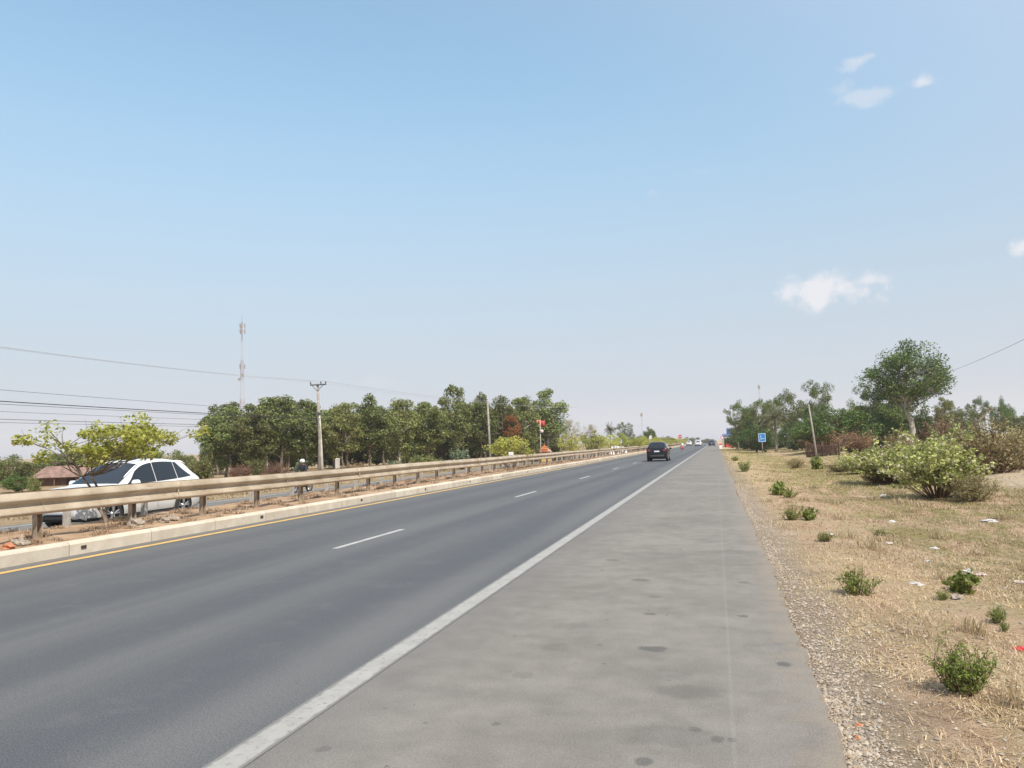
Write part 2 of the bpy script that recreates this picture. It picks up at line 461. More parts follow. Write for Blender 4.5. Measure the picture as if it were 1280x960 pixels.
def mat_shoulder():
    mt, g, b = base_mat('pale_old_asphalt')
    P = g.new('ShaderNodeNewGeometry').outputs['Position']; x, y, z = g.xyz(P)
    fine = g.noise(P, 80, 3, 0.7); mid = g.noise(P, 3.2, 6, 0.62); big = g.noise(P, 0.5, 4, 0.55); ag = g.voro(P, 120, 'Color')
    c = g.mix(g.step(g.math('ADD', g.math('MULTIPLY', mid, 0.5), g.math('MULTIPLY', big, 0.5)), 0.35, 0.65), (0.166, 0.149, 0.128, 1), (0.240, 0.218, 0.190, 1))
    # drifting oil haze and small dark spots
    stain = g.math('MULTIPLY', g.step(g.noise(P, 1.15, 5, 0.62), 0.56, 0.72), 0.38)
    c = g.mix(stain, c, (0.085, 0.082, 0.08, 1))
    band = g.math('MULTIPLY', g.step(g.noise(g.scalevec(P, (0.35, 1.3, 1)), 1.0, 4, 0.55), 0.55, 0.75), 0.25)
    c = g.mix(band, c, (0.11, 0.107, 0.102, 1))
    vd = g.voro(P, 1.9, 'Distance'); vc = g.xyz(g.voro(P, 1.9, 'Color'))
    spot = g.math('LESS_THAN', g.math('ADD', vd, g.math('MULTIPLY', g.math('SUBTRACT', g.noise(P, 14, 3, 0.6), 0.5), 0.18)), g.math('MULTIPLY', g.math('SUBTRACT', vc[1], 0.35), 0.20))
    c = g.mix(g.math('MULTIPLY', spot, 0.6), c, (0.06, 0.057, 0.054, 1))
    v2 = g.voro(P, 5.5, 'Distance'); v2c = g.xyz(g.voro(P, 5.5, 'Color')); sp2 = g.math('LESS_THAN', g.math('ADD', v2, g.math('MULTIPLY', g.math('SUBTRACT', g.noise(P, 30, 3, 0.6), 0.5), 0.2)), g.math('MULTIPLY', g.math('SUBTRACT', v2c[0], 0.55), 0.26))
    c = g.mix(g.math('MULTIPLY', sp2, 0.55), c, (0.065, 0.062, 0.058, 1))
    grit = g.noise(P, 22, 6, 0.8); c = g.mix(g.step(grit, 0.55, 0.75, 0, 0.35), c, (0.085, 0.08, 0.073, 1))
    # named stains seen in the photograph
    wv = g.math('MULTIPLY', g.math('SUBTRACT', g.noise(P, 7, 5, 0.7), 0.5), 1.5)
    for sx, sy, rx, ry, amt in STAINS:
        a = g.math('MULTIPLY', g.math('SUBTRACT', x, sx), 1 / rx); e = g.math('MULTIPLY', g.math('SUBTRACT', y, sy), 1 / ry)
        d = g.math('ADD', g.math('SQRT', g.math('ADD', g.math('MULTIPLY', a, a), g.math('MULTIPLY', e, e))), wv)
        c = g.mix(g.step(d, 1.15, 0.6, 0, amt), c, (0.062, 0.060, 0.058, 1))
    # paving joint
    j = g.math('ABSOLUTE', g.math('SUBTRACT', x, 0.02)); c = g.mix(g.step(j, 0.018, 0.006, 0, 0.13), c, (0.36, 0.345, 0.32, 1))
    # dust towards the verge
    c = g.mix(g.step(g.math('ADD', x, g.math('MULTIPLY', g.math('SUBTRACT', g.noise(P, 2.6, 6, 0.7), 0.5), 1.1)), 0.30, 0.66, 0, 0.8), c, (0.27, 0.22, 0.165, 1))
    # blends into the darker lane beside the line
    c = g.mix(g.step(g.math('ADD', x, g.math('MULTIPLY', mid, 0.5)), -1.3, -2.5, 0, 0.6), c, (0.135, 0.13, 0.124, 1))
    c = g.mix(g.step(fine, 0.3, 0.7), g.mix(0.30, c, (0.07, 0.065, 0.06, 1)), g.mix(0.12, c, (0.5, 0.48, 0.45, 1)))
    g.put(b.inputs['Base Color'], c); b.inputs['Roughness'].default_value = 0.88; b.inputs['Specular IOR Level'].default_value = 0.25
    g.L.new(g.bump(g.math('ADD', fine, g.math('MULTIPLY', g.xyz(ag)[0], 0.5)), 0.4, 0.006), b.inputs['Normal'])
    return mt


STAINS = []
for px, py, wpx, hpx, amt in ((816, 811, 20, 4, 0.75), (979, 830, 10, 4, 0.75), (860, 865, 50, 10, 0.35), (805, 952, 14, 6, 0.7), (897, 924, 9, 5, 0.6),
                              (915, 925, 6, 3, 0.6), (800, 725, 12, 2, 0.6), (930, 728, 8, 1.5, 0.6), (820, 746, 10, 1.5, 0.45), (870, 912, 8, 3, 0.5),
                              (655, 844, 16, 5, 0.3), (695, 809, 22, 5, 0.3), (765, 700, 10, 1.2, 0.5), (620, 905, 7, 3, 0.5), (835, 920, 70, 14, 0.28), (905, 690, 40, 3, 0.3)):
    a = ground_at(px, py)
    d = CF + CR * ((px - 640) / FPX) - CU * ((py - 480) / FPX); p = EYE + d * (-CAM_H / d.z)
    d2 = CF + CR * ((px - 640) / FPX) - CU * ((py - hpx - 480) / FPX); p2 = EYE + d2 * (-CAM_H / d2.z)
    STAINS.append((p.x, p.y, wpx * px_size(p), max(0.02, p2.y - p.y), amt))


def mat_paint(name, col, worn=0.5, under=(0.15, 0.148, 0.145, 1), centre=None, half=0.1):
    mt, g, b = base_mat(name)
    P = g.new('ShaderNodeNewGeometry').outputs['Position']
    n = g.noise(P, 18, 6, 0.7); n2 = g.noise(P, 3.0, 4, 0.6); fine = g.noise(P, 90, 3, 0.7)
    c = g.mix(g.step(n2, 0.3, 0.7), tuple(k * 0.82 for k in col) + (1,), col + (1,))
    f = g.step(g.math('ADD', g.math('MULTIPLY', n, 0.7), g.math('MULTIPLY', fine, 0.3)), 0.60 - 0.08 * worn, 0.70 - 0.06 * worn)
    f = g.math('MULTIPLY', f, 0.35 + 0.6 * worn, clamp=True)
    if centre is not None:
        d = g.math('ABSOLUTE', g.math('SUBTRACT', g.xyz(P)[0], centre))
        d = g.math('ADD', d, g.math('MULTIPLY', g.math('SUBTRACT', g.noise(P, 9, 6, 0.75), 0.5), 0.075))
        f = g.math('MAXIMUM', f, g.step(d, half - 0.02, half + 0.004, 0, 0.9))
    c = g.mix(f, c, under)
    g.put(b.inputs['Base Color'], c); b.inputs['Roughness'].default_value = 0.7
    g.L.new(g.bump(fine, 0.3, 0.005), b.inputs['Normal'])
    return mt


def mat_concrete(name, lo, hi, joint=None, bump=0.4):
    mt, g, b = base_mat(name)
    P = g.new('ShaderNodeNewGeometry').outputs['Position']; x, y, z = g.xyz(P)
    n = g.noise(P, 2.2, 6, 0.65); f = g.noise(P, 45, 4, 0.7)
    c = g.mix(g.step(n, 0.3, 0.72), lo + (1,), hi + (1,))
    c = g.mix(g.step(f, 0.62, 0.8, 0, 0.4), c, tuple(k * 0.5 for k in lo) + (1,))
    if joint:
        fr = g.math('ABSOLUTE', g.math('SUBTRACT', g.math('FRACT', g.math('MULTIPLY', y, 1 / joint)), 0.5))
        c = g.mix(g.step(fr, 0.012 / joint, 0.002 / joint, 0, 0.75), c, (0.12, 0.10, 0.08, 1))
        seg = g.new('ShaderNodeTexWhiteNoise', noise_dimensions='1D')
        g.L.new(g.math('FLOOR', g.math('ADD', g.math('MULTIPLY', y, 1 / joint), 0.5)), seg.inputs['W'])
        hv = g.new('ShaderNodeHueSaturation'); g.put(hv.inputs['Color'], c); g.put(hv.inputs['Value'], g.step(seg.outputs['Value'], 0, 1, 0.86, 1.1, False)); c = hv.outputs[0]
    g.put(b.inputs['Base Color'], c); b.inputs['Roughness'].default_value = 0.9; b.inputs['Specular IOR Level'].default_value = 0.25
    g.L.new(g.bump(f, bump, 0.01), b.inputs['Normal'])
    return mt


M = {}
M['ground'] = mat_ground(); M['road'] = mat_road(); M['shoulder'] = mat_shoulder()
M['white_line'] = mat_paint('worn_white_road_paint', (0.36, 0.345, 0.315), 0.9, (0.165, 0.158, 0.147, 1), LINE_X, 0.092)
M['dash_line'] = mat_paint('white_lane_paint', (0.43, 0.42, 0.395), 0.3, (0.1, 0.105, 0.11, 1))
M['yellow_line'] = mat_paint('yellow_road_paint', (0.66, 0.41, 0.12), 0.35, (0.20, 0.18, 0.14, 1), YEL_X, 0.085)
M['kerb'] = mat_concrete('kerb_concrete', (0.50, 0.43, 0.33), (0.62, 0.55, 0.45), 2.0)
M['median'] = mat_concrete('median_soil', (0.30, 0.19, 0.115), (0.43, 0.30, 0.19), None, 1.0)
M['hole'] = plain('dark_opening', (0.045, 0.032, 0.025), 0.9)
M['concrete'] = plain('grey_concrete', (0.42, 0.40, 0.36), 0.85, var=0.2, scale=3, bump=0.3)
M['rail'] = None


def build_ground():
    X = axis_pts([(-2500, -300, 440), (-300, -60, 24), (-60, -24, 3), (-24, -22, 0.5), (-22, -14, 2), (-14, 0.4, 2.4), (0.4, 0.7, 0.1), (0.7, 6, 0.16), (6, 14, 0.4), (14, 40, 2), (40, 300, 26), (300, 2500, 440)])
    Y = axis_pts([(-120, -4, 12), (-4, 2, 1.5), (2, 14, 0.18), (14, 40, 0.45), (40, 90, 1.6), (90, 400, 20), (400, 2800, 300)])
    XX, YY = np.meshgrid(X, Y); Z = ground_z(XX, YY)
    nx = len(X); V = np.stack([XX, YY, Z], -1).reshape(-1, 3)
    me = bpy.data.meshes.new('ground')
    F = [(j * nx + i, j * nx + i + 1, (j + 1) * nx + i + 1, (j + 1) * nx + i) for j in range(len(Y) - 1) for i in range(nx - 1)]
    me.from_pydata(V.tolist(), [], F); me.materials.append(M['ground']); me.polygons.foreach_set('use_smooth', [True] * len(F))
    structure(link('ground', me))


def sheet(name, x0, x1, y0, y1, z, mat, z1=None, crooked=0.0, thick=0.0):
    z1 = z if z1 is None else z1
    ys = axis_pts([(y0, 0, 4), (0, 16, 0.09), (16, 40, 0.3), (40, y1, 8)]) if crooked and y1 > 40 else np.array([y0, y1])
    mb = MB(); rows = []
    for y in ys:
        e = crooked * (0.3 * wob(0.3, y, 1.3, 0.3) + 0.55 * wob(1.7, y, 0.37, 1.1) + 0.22 * wob(2.2, y, 9.1, 0.5) + 0.3 * RNG.normal()) if crooked else 0
        r = [(x0, y, z), (x1 + e, y, z1)]
        if thick: r.append((x1 + e + 0.035, y, z1 - thick))
        rows.append(r)
    mb.grid(rows)
    return mb.build(name, mat)


FAR = 1500
build_ground()
structure(sheet('road', KERB_X - 0.05, LINE_X + 0.06, -60, FAR, 0.0, M['road']))
structure(sheet('road_shoulder', LINE_X + 0.06, EDGE_X, -60, FAR, 0.0, M['shoulder'], crooked=0.05, thick=0.13))
structure(sheet('opposite_road', FAR_L, MED_L + 0.1, -60, FAR, -0.46, M['shoulder'], z1=-0.10))
mb = MB()
for k in range(40):
    y = 12.2 + 12.4 * k; mb.grid([[(DASH_X - 0.06, y, 0.004), (DASH_X + 0.06, y, 0.004)], [(DASH_X - 0.06, y + 3.0, 0.004), (DASH_X + 0.06, y + 3.0, 0.004)]])
structure(mb.build('lane_marking', M['dash_line']))
structure(sheet('edge_marking', LINE_X - 0.112, LINE_X + 0.112, -60, FAR, 0.0045, M['white_line']))
structure(sheet('yellow_marking', YEL_X - 0.10, YEL_X + 0.10, -60, FAR, 0.004, M['yellow_line']))
for xx in (-17.9, -21.2):
    zz = -0.10 + (xx - MED_L - 0.1) / (FAR_L - MED_L - 0.1) * (-0.36)
    structure(sheet('opposite_marking', xx - 0.07, xx + 0.07, -60, FAR, zz + 0.006, M['dash_line']))

# median: soil bed and kerbs
def med_z(x, y):
    t = (x - MED_L) / (KERB_X - MED_L)
    return 0.20 + 0.05 * sin(pi * min(1, max(0, t))) + 0.02 * float(wob(x, y, 1.9, 0.7)) + 0.012 * float(wob(x, y, 5.1, 0.3))
mb = MB(); ys = axis_pts([(-20, 60, 0.3), (60, 200, 4), (200, FAR, 60)])
xs = np.linspace(MED_L + 0.18, KERB_X - 0.2, 14)
mb.grid([[(x, y, med_z(x, y)) for x in xs] for y in ys]); structure(mb.build('median', M['median'], smooth=True))
for nm, x0, zt, zb, sgn in (('kerb', KERB_X, 0.235, -0.2, -1), ('kerb', MED_L, 0.16, -0.35, 1)):
    mb = MB()
    prof = [(0, zb), (0.0, zt - 0.05), (0.03 * sgn, zt - 0.008), (0.06 * sgn, zt), (0.20 * sgn, zt), (0.21 * sgn, zb)]
    mb.grid([[(x0 + a, y, z) for a, z in prof] for y in (-60, FAR)])
    k = structure(mb.build(nm, M['kerb']))
    if sgn < 0:
        for i in range(34):
            y = 11.31 + 5.5 * i - 5.5
            MB().box((x0 + 0.004, y, 0.115), (0.02, 0.11, 0.055)).build('drain_hole', M['hole'], k)

# ------------------------------------------------------------------ guard rails
def mat_rail():
    mt, g, b = base_mat('dusty_galvanised_steel')
    P = g.new('ShaderNodeNewGeometry').outputs['Position']; x, y, z = g.xyz(P)
    n = g.noise(P, 1.3, 6, 0.65); f = g.noise(g.scalevec(P, (6, 2, 12)), 1.0, 5, 0.7)
    c = g.mix(g.step(n, 0.3, 0.7), (0.37, 0.285, 0.19, 1), (0.52, 0.43, 0.315, 1))
    c = g.mix(g.step(f, 0.52, 0.70, 0, 0.6), c, (0.25, 0.165, 0.10, 1))
    c = g.mix(g.step(g.noise(P, 5, 6, 0.75), 0.62, 0.72, 0, 0.6), c, (0.20, 0.105, 0.06, 1))
    seg = g.new('ShaderNodeTexWhiteNoise', noise_dimensions='1D'); g.L.new(g.math('FLOOR', g.math('MULTIPLY', y, 1 / 4.5)), seg.inputs['W'])
    hv = g.new('ShaderNodeHueSaturation'); g.put(hv.inputs['Color'], c); g.put(hv.inputs['Value'], g.step(seg.outputs['Value'], 0, 1, 0.95, 1.04, False))
    g.put(b.inputs['Base Color'], hv.outputs[0]); b.inputs['Roughness'].default_value = 0.55; b.inputs['Metallic'].default_value = 0.15
    return mt


M['rail'] = mat_rail()
M['rail_post'] = plain('dusty_post_steel', (0.36, 0.28, 0.20), 0.7, 0.1, 0.3, 6)
M['rail_post_grey'] = plain('grey_post_steel', (0.42, 0.40, 0.37), 0.6, 0.2, 0.25, 6)
POST = 2.265


def guard_rail(x0, side, zt, first, label, pm, y1=330):
    """side: +1 faces the near road, -1 faces the opposite road"""
    root = tag(empty('guard_rail', (x0, first, zt - 0.85)), label, 'guard rail')
    zb = zt - 0.41 - (zt - 0.85)
    prof = [(0.03, 0.0), (0.075, 0.018), (0.095, 0.045), (0.092, 0.06), (0.03, 0.145), (0.0, 0.17), (0.0, 0.185), (0.03, 0.215), (0.088, 0.262), (0.095, 0.28), (0.085, 0.30), (0.04, 0.375), (0.015, 0.40)]
    mb = MB(); L = 4.53
    ys = []; y = -first - 8
    while y < y1 - first: ys.append(y); y += L
    for i, y in enumerate(ys):                      # overlapping sections
        e = 0.004 * (i % 2)
        dz = 0.012 * sin(i * 1.7); dx = 0.014 * sin(i * 2.3 + 1)
        dz2 = 0.012 * sin((i + 1) * 1.7); dx2 = 0.014 * sin((i + 1) * 2.3 + 1)
        front = [[(side * (0.02 + a + e + dxx), yy, zb + b + dzz) for a, b in prof] for yy, dxx, dzz in ((y, dx, dz), (y + L + 0.16, dx2, dz2))]
        mb.grid(front)
        for zz in (.05, .11, .27, .33):
            for yy in (-.16, -.04): mb.lathe((side * (0.088 if zz in (.05, .27) else 0.062), y + L + yy + .16, zb + zz), (side, 0, .35), [(0, .013), (.012, .012)], 6)
        mb.box((side * 0.062, y + L + .165, zb + .20), (.07, .006, .38))
    be = mb.build('beam', M['rail'], root, smooth=True)
    sol = be.modifiers.new('thickness', 'SOLIDIFY'); sol.thickness = 0.004; sol.offset = 0; sol.use_rim = False
    h = 0.85 - 0.03
    pmesh = []
    for v in range(3):
        p = MB(); t = 0.012 * (v - 1)
        p.box((-side * 0.11, 0, h / 2 - 0.2), (0.012, 0.12, h + 0.4)); p.box((-side * 0.065, 0.055, h / 2 - 0.2), (0.09, 0.01, h + 0.4)); p.box((-side * 0.065, -0.055, h / 2 - 0.2), (0.09, 0.01, h + 0.4))
        p.box((-side * 0.035, 0, h - 0.2), (0.075, 0.10, 0.30))
        p.lathe((side * 0.012, 0, h - 0.2), (side, 0, 0), [(0, 0.022), (0.02, 0.02)], 8)
        pmesh.append(p.mesh('post', pm))
    rest = MB(); n = 0; k = 0
    while first + k * POST < y1:
        if n < 100:
            o = link('post', pmesh[k % 3], root); o.location = (0.01 * sin(k * 3.1), k * POST + 0.05 * sin(k * 5.3), 0.008 * sin(k * 1.9)); o.rotation_euler = (0.02 * sin(k * 2.7), 0.025 * sin(k * 4.1), 0.06 * sin(k * 1.3)); n += 1
        else:
            rest.box((-side * 0.07, k * POST, h / 2), (0.1, 0.11, h))
        k += 1
    if rest.v:
        r = rest.build('post', pm, root); r['kind'] = 'stuff'
    return root


guard_rail(-11.75, 1, 1.10, 9.35 * 11.82 / 9.8 - POST * 3, 'dusty cream steel guard rail nearest the grey road, in front of the median trees', M['rail_post'])
guard_rail(-13.45, -1, 1.03, 10.944 * 13.4 / 10.9 - POST * 4, 'second guard rail behind the near one, its grey posts facing the opposite road', M['rail_post_grey'])

# ------------------------------------------------------------------ vegetation
BARK = {k: plain(k + '_bark', c, 0.9, var=0.35, scale=7, bump=0.5, spec=0.2) for k, c in dict(grey=(0.20, 0.16, 0.12), pale=(0.46, 0.42, 0.36), brown=(0.17, 0.11, 0.07), palm=(0.24, 0.20, 0.16)).items()}
LEAF = dict(
    grove=leaf_mat('olive_leaves', (0.085, 0.115, 0.030), (0.30, 0.335, 0.115), 0.3, (0.22, 0.19, 0.10), 0.12),
    bright=leaf_mat('light_olive_leaves', (0.11, 0.14, 0.038), (0.31, 0.33, 0.12), 0.35, (0.24, 0.2, 0.1), 0.10),
    dark=leaf_mat('dark_green_leaves', (0.038, 0.075, 0.018), (0.15, 0.21, 0.05), 0.25),
    rich=leaf_mat('rich_green_leaves', (0.045, 0.078, 0.020), (0.19, 0.24, 0.065), 0.3),
    yellow=leaf_mat('yellow_green_leaves', (0.27, 0.30, 0.05), (0.60, 0.60, 0.15), 0.5, (0.36, 0.27, 0.12), 0.04),
    milk=leaf_mat('pale_shrub_leaves', (0.22, 0.28, 0.06), (0.58, 0.63, 0.26), 0.35, (0.46, 0.42, 0.32), 0.18),
    dry=leaf_mat('dead_brown_leaves', (0.16, 0.088, 0.05), (0.34, 0.22, 0.13), 0.25),
    drytan=leaf_mat('dry_tan_leaves', (0.24, 0.20, 0.085), (0.48, 0.41, 0.20), 0.3),
    red=leaf_mat('red_flower_leaves', (0.26, 0.075, 0.022), (0.46, 0.17, 0.065), 0.3, (0.12, 0.13, 0.03), 0.25, huevar=0.0),
    teal=leaf_mat('blue_green_leaves', (0.10, 0.15, 0.08), (0.28, 0.35, 0.2), 0.3),
    weed=leaf_mat('fresh_weed_leaves', (0.12, 0.18, 0.03), (0.33, 0.40, 0.09), 0.4),
    palm=leaf_mat('palm_fronds', (0.06, 0.07, 0.03), (0.18, 0.18, 0.08), 0.25, (0.26, 0.2, 0.1), 0.15),
)


def limb_path(a, b, rng, sag=0.0, n=5, wob_=0.06):
    a, b = Vector(a), Vector(b); L = (b - a).length; pts = []
    off = Vector(rng.normal(size=3)) * L * wob_
    for i in range(n + 1):
        t = i / n
        p = a.lerp(b, t) + off * sin(pi * t) + Vector((0, 0, -sag * L * 4 * t * (1 - t)))
        pts.append(p)
    return pts


def make_tree(seed, H=8.0, th=2.5, R=2.2, Rz=None, zc=None, clumps=42, leaves=150, clump_r=0.75, lsize=(0.28, 0.13), droop=0.5, trunk_r=0.12,
              leaf='grove', bark='grey', name='tree', shell=0.55, stems=1, lean=0.15, squash=0.75, up=0.35, irregular=0.35, fork=0.55):
    rng = np.random.default_rng(seed)
    zc = zc if zc is not None else (th + H) / 2
    Rz = Rz if Rz is not None else (H - th) / 2
    # clump centres
    C = []; tries = 0; ph = rng.uniform(0, 6.28, 4)
    while len(C) < clumps and tries < 6000:
        tries += 1
        d = rng.normal(size=3); d /= np.linalg.norm(d)
        rr = rng.uniform(shell, 1.0) ** 0.8
        az = math.atan2(d[1], d[0])
        k = 1 + irregular * (0.6 * sin(2 * az + ph[0]) + 0.4 * sin(3 * az + ph[1] + 2 * d[2]) + 0.5 * sin(4 * d[2] + ph[2]))
        p = np.array([d[0] * R * rr * k, d[1] * R * rr * k, zc + d[2] * Rz * rr * (0.85 + 0.25 * sin(az * 2 + ph[3]))])
        if p[2] < th * 0.75: continue
        if all(np.linalg.norm((p - c) / np.array([1, 1, squash])) > clump_r * 0.62 for c in C): C.append(p)
    C = np.array(C); top = C[:, 2].max() + clump_r * 0.5
    if top > 0: C[:, 2] = np.where(C[:, 2] > th, th + (C[:, 2] - th) * (H - th - clump_r * 0.4) / max(0.1, (C[:, 2].max() - th)), C[:, 2])
    # trunk(s) and limbs
    mb = MB(); trunks = []
    for s in range(stems):
        a0 = rng.uniform(0, 6.28); b0 = 0.0 if stems == 1 else trunk_r * 1.1
        base = Vector((b0 * cos(a0), b0 * sin(a0), -0.25)); ang = a0
        spread = lean if stems == 1 else lean + 0.45 * R
        topz = th + (H - th) * (0.72 if stems == 1 else 0.35)
        pts = [base]; n = 9
        for i in range(1, n + 1):
            t = i / n
            pts.append(Vector((base.x + cos(ang) * spread * t ** 1.3 + rng.normal() * trunk_r * 0.5, base.y + sin(ang) * spread * t ** 1.3 + rng.normal() * trunk_r * 0.5, -0.25 + (topz + 0.25) * t)))
        rad = [trunk_r * (1.25 if i == 0 else 1.0) * (1 - 0.8 * i / n) + 0.008 for i in range(n + 1)]
        if stems > 1: rad = [r * 0.7 for r in rad]
        mb.tube(pts, rad, 8); trunks.append((pts, rad))
    for c in C:
        pts, rad = trunks[min(range(len(trunks)), key=lambda k: (trunks[k][0][-1] - Vector(c)).length)] if stems > 1 else trunks[0]
        hz = sqrt(c[0] ** 2 + c[1] ** 2)
        want = max(th * fork, c[2] - hz * rng.uniform(0.35, 0.8) - 0.2)
        i = min(range(2, len(pts)), key=lambda k: abs(pts[k].z - want))
        r0 = min(rad[i] * 0.5, trunk_r * 0.34)
        lp = limb_path(pts[i], c, rng, 0.03 if c[2] > pts[i].z else -0.02, 5, 0.07)
        mb.tube(lp, [r0 * (1 - 0.8 * j / 5) + 0.004 for j in range(6)], 5, False)
        for q in range(2):
            e = Vector(c) + Vector(rng.normal(size=3)) * clump_r * 0.5
            mb.tube(limb_path(lp[3], e, rng, 0, 3, 0.1), [r0 * 0.35 + 0.003, r0 * 0.25 + 0.003, r0 * 0.15 + 0.002, 0.002], 4, False)
    tm = mb.mesh('trunk', BARK[bark], True)
    # leaves
    Ps = []; Os = []
    for c in C:
        n = int(leaves * rng.uniform(0.6, 1.3)); d = rng.normal(size=(n, 3)); d /= np.linalg.norm(d, axis=1)[:, None]
        r = clump_r * rng.uniform(0.7, 1.2) * rng.uniform(0.12, 1, n) ** 0.55
        p = d * r[:, None]; p[:, 2] *= squash; p[:, 2] -= droop * 0.35 * np.linalg.norm(p[:, :2], axis=1)
        # break each clump into sprays
        k = 7; sp = rng.normal(size=(k, 3)); sp /= np.linalg.norm(sp, axis=1)[:, None]
        near = np.argmax(d @ sp.T, axis=1); p += (sp[near] * r[:, None] - p) * 0.35 * rng.uniform(0, 1, n)[:, None]
        Ps.append(c + p); Os.append(d)
    P = np.concatenate(Ps); O = np.concatenate(Os)
    V = leaf_quads(P, lsize[0], lsize[1], rng, up, droop, O, 0.5)
    lm = quads_mesh('crown', V, LEAF[leaf])
    w = np.percentile(np.abs(np.linalg.norm(P[:, :2], axis=1)), 96)
    return dict(trunk=tm, crown=lm, H=P[:, 2].max(), W=2 * w, name=name)


def make_shrub(seed, H=1.6, R=1.2, stems=22, leaves=60, lsize=(0.16, 0.10), leaf='milk', bark='brown', name='shrub', flare=0.9, stem_r=0.014, tip=0.5, cluster=0.10, droop=0.0, up=0.3):
    rng = np.random.default_rng(seed); mb = MB(); Ps = []; Os = []
    for s in range(stems):
        az = rng.uniform(0, 6.28); f = sqrt(rng.uniform(0, 1)); h = H * rng.uniform(0.6, 1.0) * (1 - 0.35 * f ** 2)
        b = Vector((cos(az) * R * 0.12 * f, sin(az) * R * 0.12 * f, -0.06)); e = Vector((cos(az) * R * f * flare, sin(az) * R * f * flare, h))
        lp = limb_path(b, e, rng, 0.06 * f, 6, 0.05)
        mb.tube(lp, [stem_r * (1 - 0.75 * j / 6) + 0.002 for j in range(7)], 5, False)
        ends = [lp]
        for q in range(3):
            i = rng.integers(2, 6); e2 = lp[i] + Vector((rng.normal() * R * 0.22, rng.normal() * R * 0.22, abs(rng.normal()) * H * 0.22 + 0.04))
            l2 = limb_path(lp[i], e2, rng, 0, 4, 0.08); mb.tube(l2, [stem_r * 0.5 * (1 - 0.7 * j / 4) + 0.0015 for j in range(5)], 4, False); ends.append(l2)
        for l in ends:
            n = leaves // len(ends)
            for k in range(n):
                t = tip + (1 - tip) * rng.uniform(0, 1) ** 0.7; i = min(len(l) - 2, int(t * (len(l) - 1))); u = t * (len(l) - 1) - i
                p = l[i].lerp(l[i + 1], min(1, u)); o = rng.normal(size=3); o /= np.linalg.norm(o)
                Ps.append(np.array(p) + o * cluster * rng.uniform(0.2, 1)); Os.append(o)
    P = np.array(Ps); O = np.array(Os)
    P[:, 2] = np.maximum(P[:, 2], 0.02)
    sm = mb.mesh('stem', BARK[bark], True)
    fm = quads_mesh('foliage', leaf_quads(P, lsize[0], lsize[1], rng, up, droop, O, 0.6), LEAF[leaf]) if len(P) else None
    w = np.percentile(np.linalg.norm(P[:, :2], axis=1), 95)
    return dict(trunk=sm, crown=fm, H=P[:, 2].max(), W=2 * w, name=name, stemname='stem')


def make_palm(seed, H=7.0, fr=2.2, n=26, name='palm_tree', trunk_r=0.16, fan=False):
    rng = np.random.default_rng(seed); mb = MB(); pts = [Vector((0.05 * sin(i * 0.8), 0.04 * cos(i), -0.3 + (H - fr * 0.55 + 0.3) * i / 8)) for i in range(9)]
    mb.tube(pts, [trunk_r * (1.2 - 0.45 * i / 8) for i in range(9)], 9); top = pts[-1]; Vs = []
    for k in range(n):
        az = 2.4 * k + rng.normal() * 0.2; el = radians(80 - 120 * (k / n) + rng.normal() * 8); L = fr * rng.uniform(0.8, 1.1)
        path = []; p = Vector(top); d = Vector((cos(az) * cos(el), sin(az) * cos(el), sin(el)))
        for i in range(9): path.append(p.copy()); p += d * L / 8; d.z -= 0.16; d.normalize()
        mb.tube(path, [0.03 * (1 - i / 9) + 0.005 for i in range(9)], 4, False)
        side = Vector((-sin(az), cos(az), 0))
        for i in range(1, 9):
            for sg in (-1, 1):
                for q in range(3):
                    a = path[i - 1].lerp(path[i], (q + 0.5) / 3); t = (path[i] - path[i - 1]).normalized()
                    ll = fr * 0.30 * sin(pi * min(0.97, (i + q / 3) / 9.3) ** 0.7) + 0.05
                    e = a + (side * sg * 0.85 + t * 0.6 + Vector((0, 0, -0.45 + rng.normal() * 0.2))).normalized() * ll
                    w = t * 0.035; mid = a.lerp(e, 0.5)
                    Vs.append([a, mid + w, e, mid - w])
    V = np.array([[tuple(q) for q in f] for f in Vs])
    return dict(trunk=mb.mesh('trunk', BARK['palm'], True), crown=quads_mesh('crown', V, LEAF['palm']), H=V[:, :, 2].max(), W=fr * 1.8, name=name)


def plant(proto, loc, sxy, sz, rz, label, cat, group=None):
    root = tag(empty(proto['name'], loc, rz), label, cat, group)
    root.scale = (sxy, sxy, sz)
    link(proto.get('stemname', 'trunk'), proto['trunk'], root)
    if proto['crown']: link('foliage' if 'stemname' in proto else 'crown', proto['crown'], root)
    return root


def plant_at(proto, px, top, wpx, Y, label, cat, group=None, rz=None, base=None):
    """stand a plant at distance Y, with its top and width as large as the photograph shows them"""
    if base is None:
        p = sight(px, 550, Y); p.z = gz(p.x, Y)
    else:
        p = Vector(base)
    t = sight(px, top, p.y); s = px_size((p.x, p.y, t.z))
    H = t.z - p.z; sxy = wpx * s / proto['W']
    return plant(proto, p, sxy, H / proto['H'], RNG.uniform(0, 6.28) if rz is None else rz, label, cat, group)


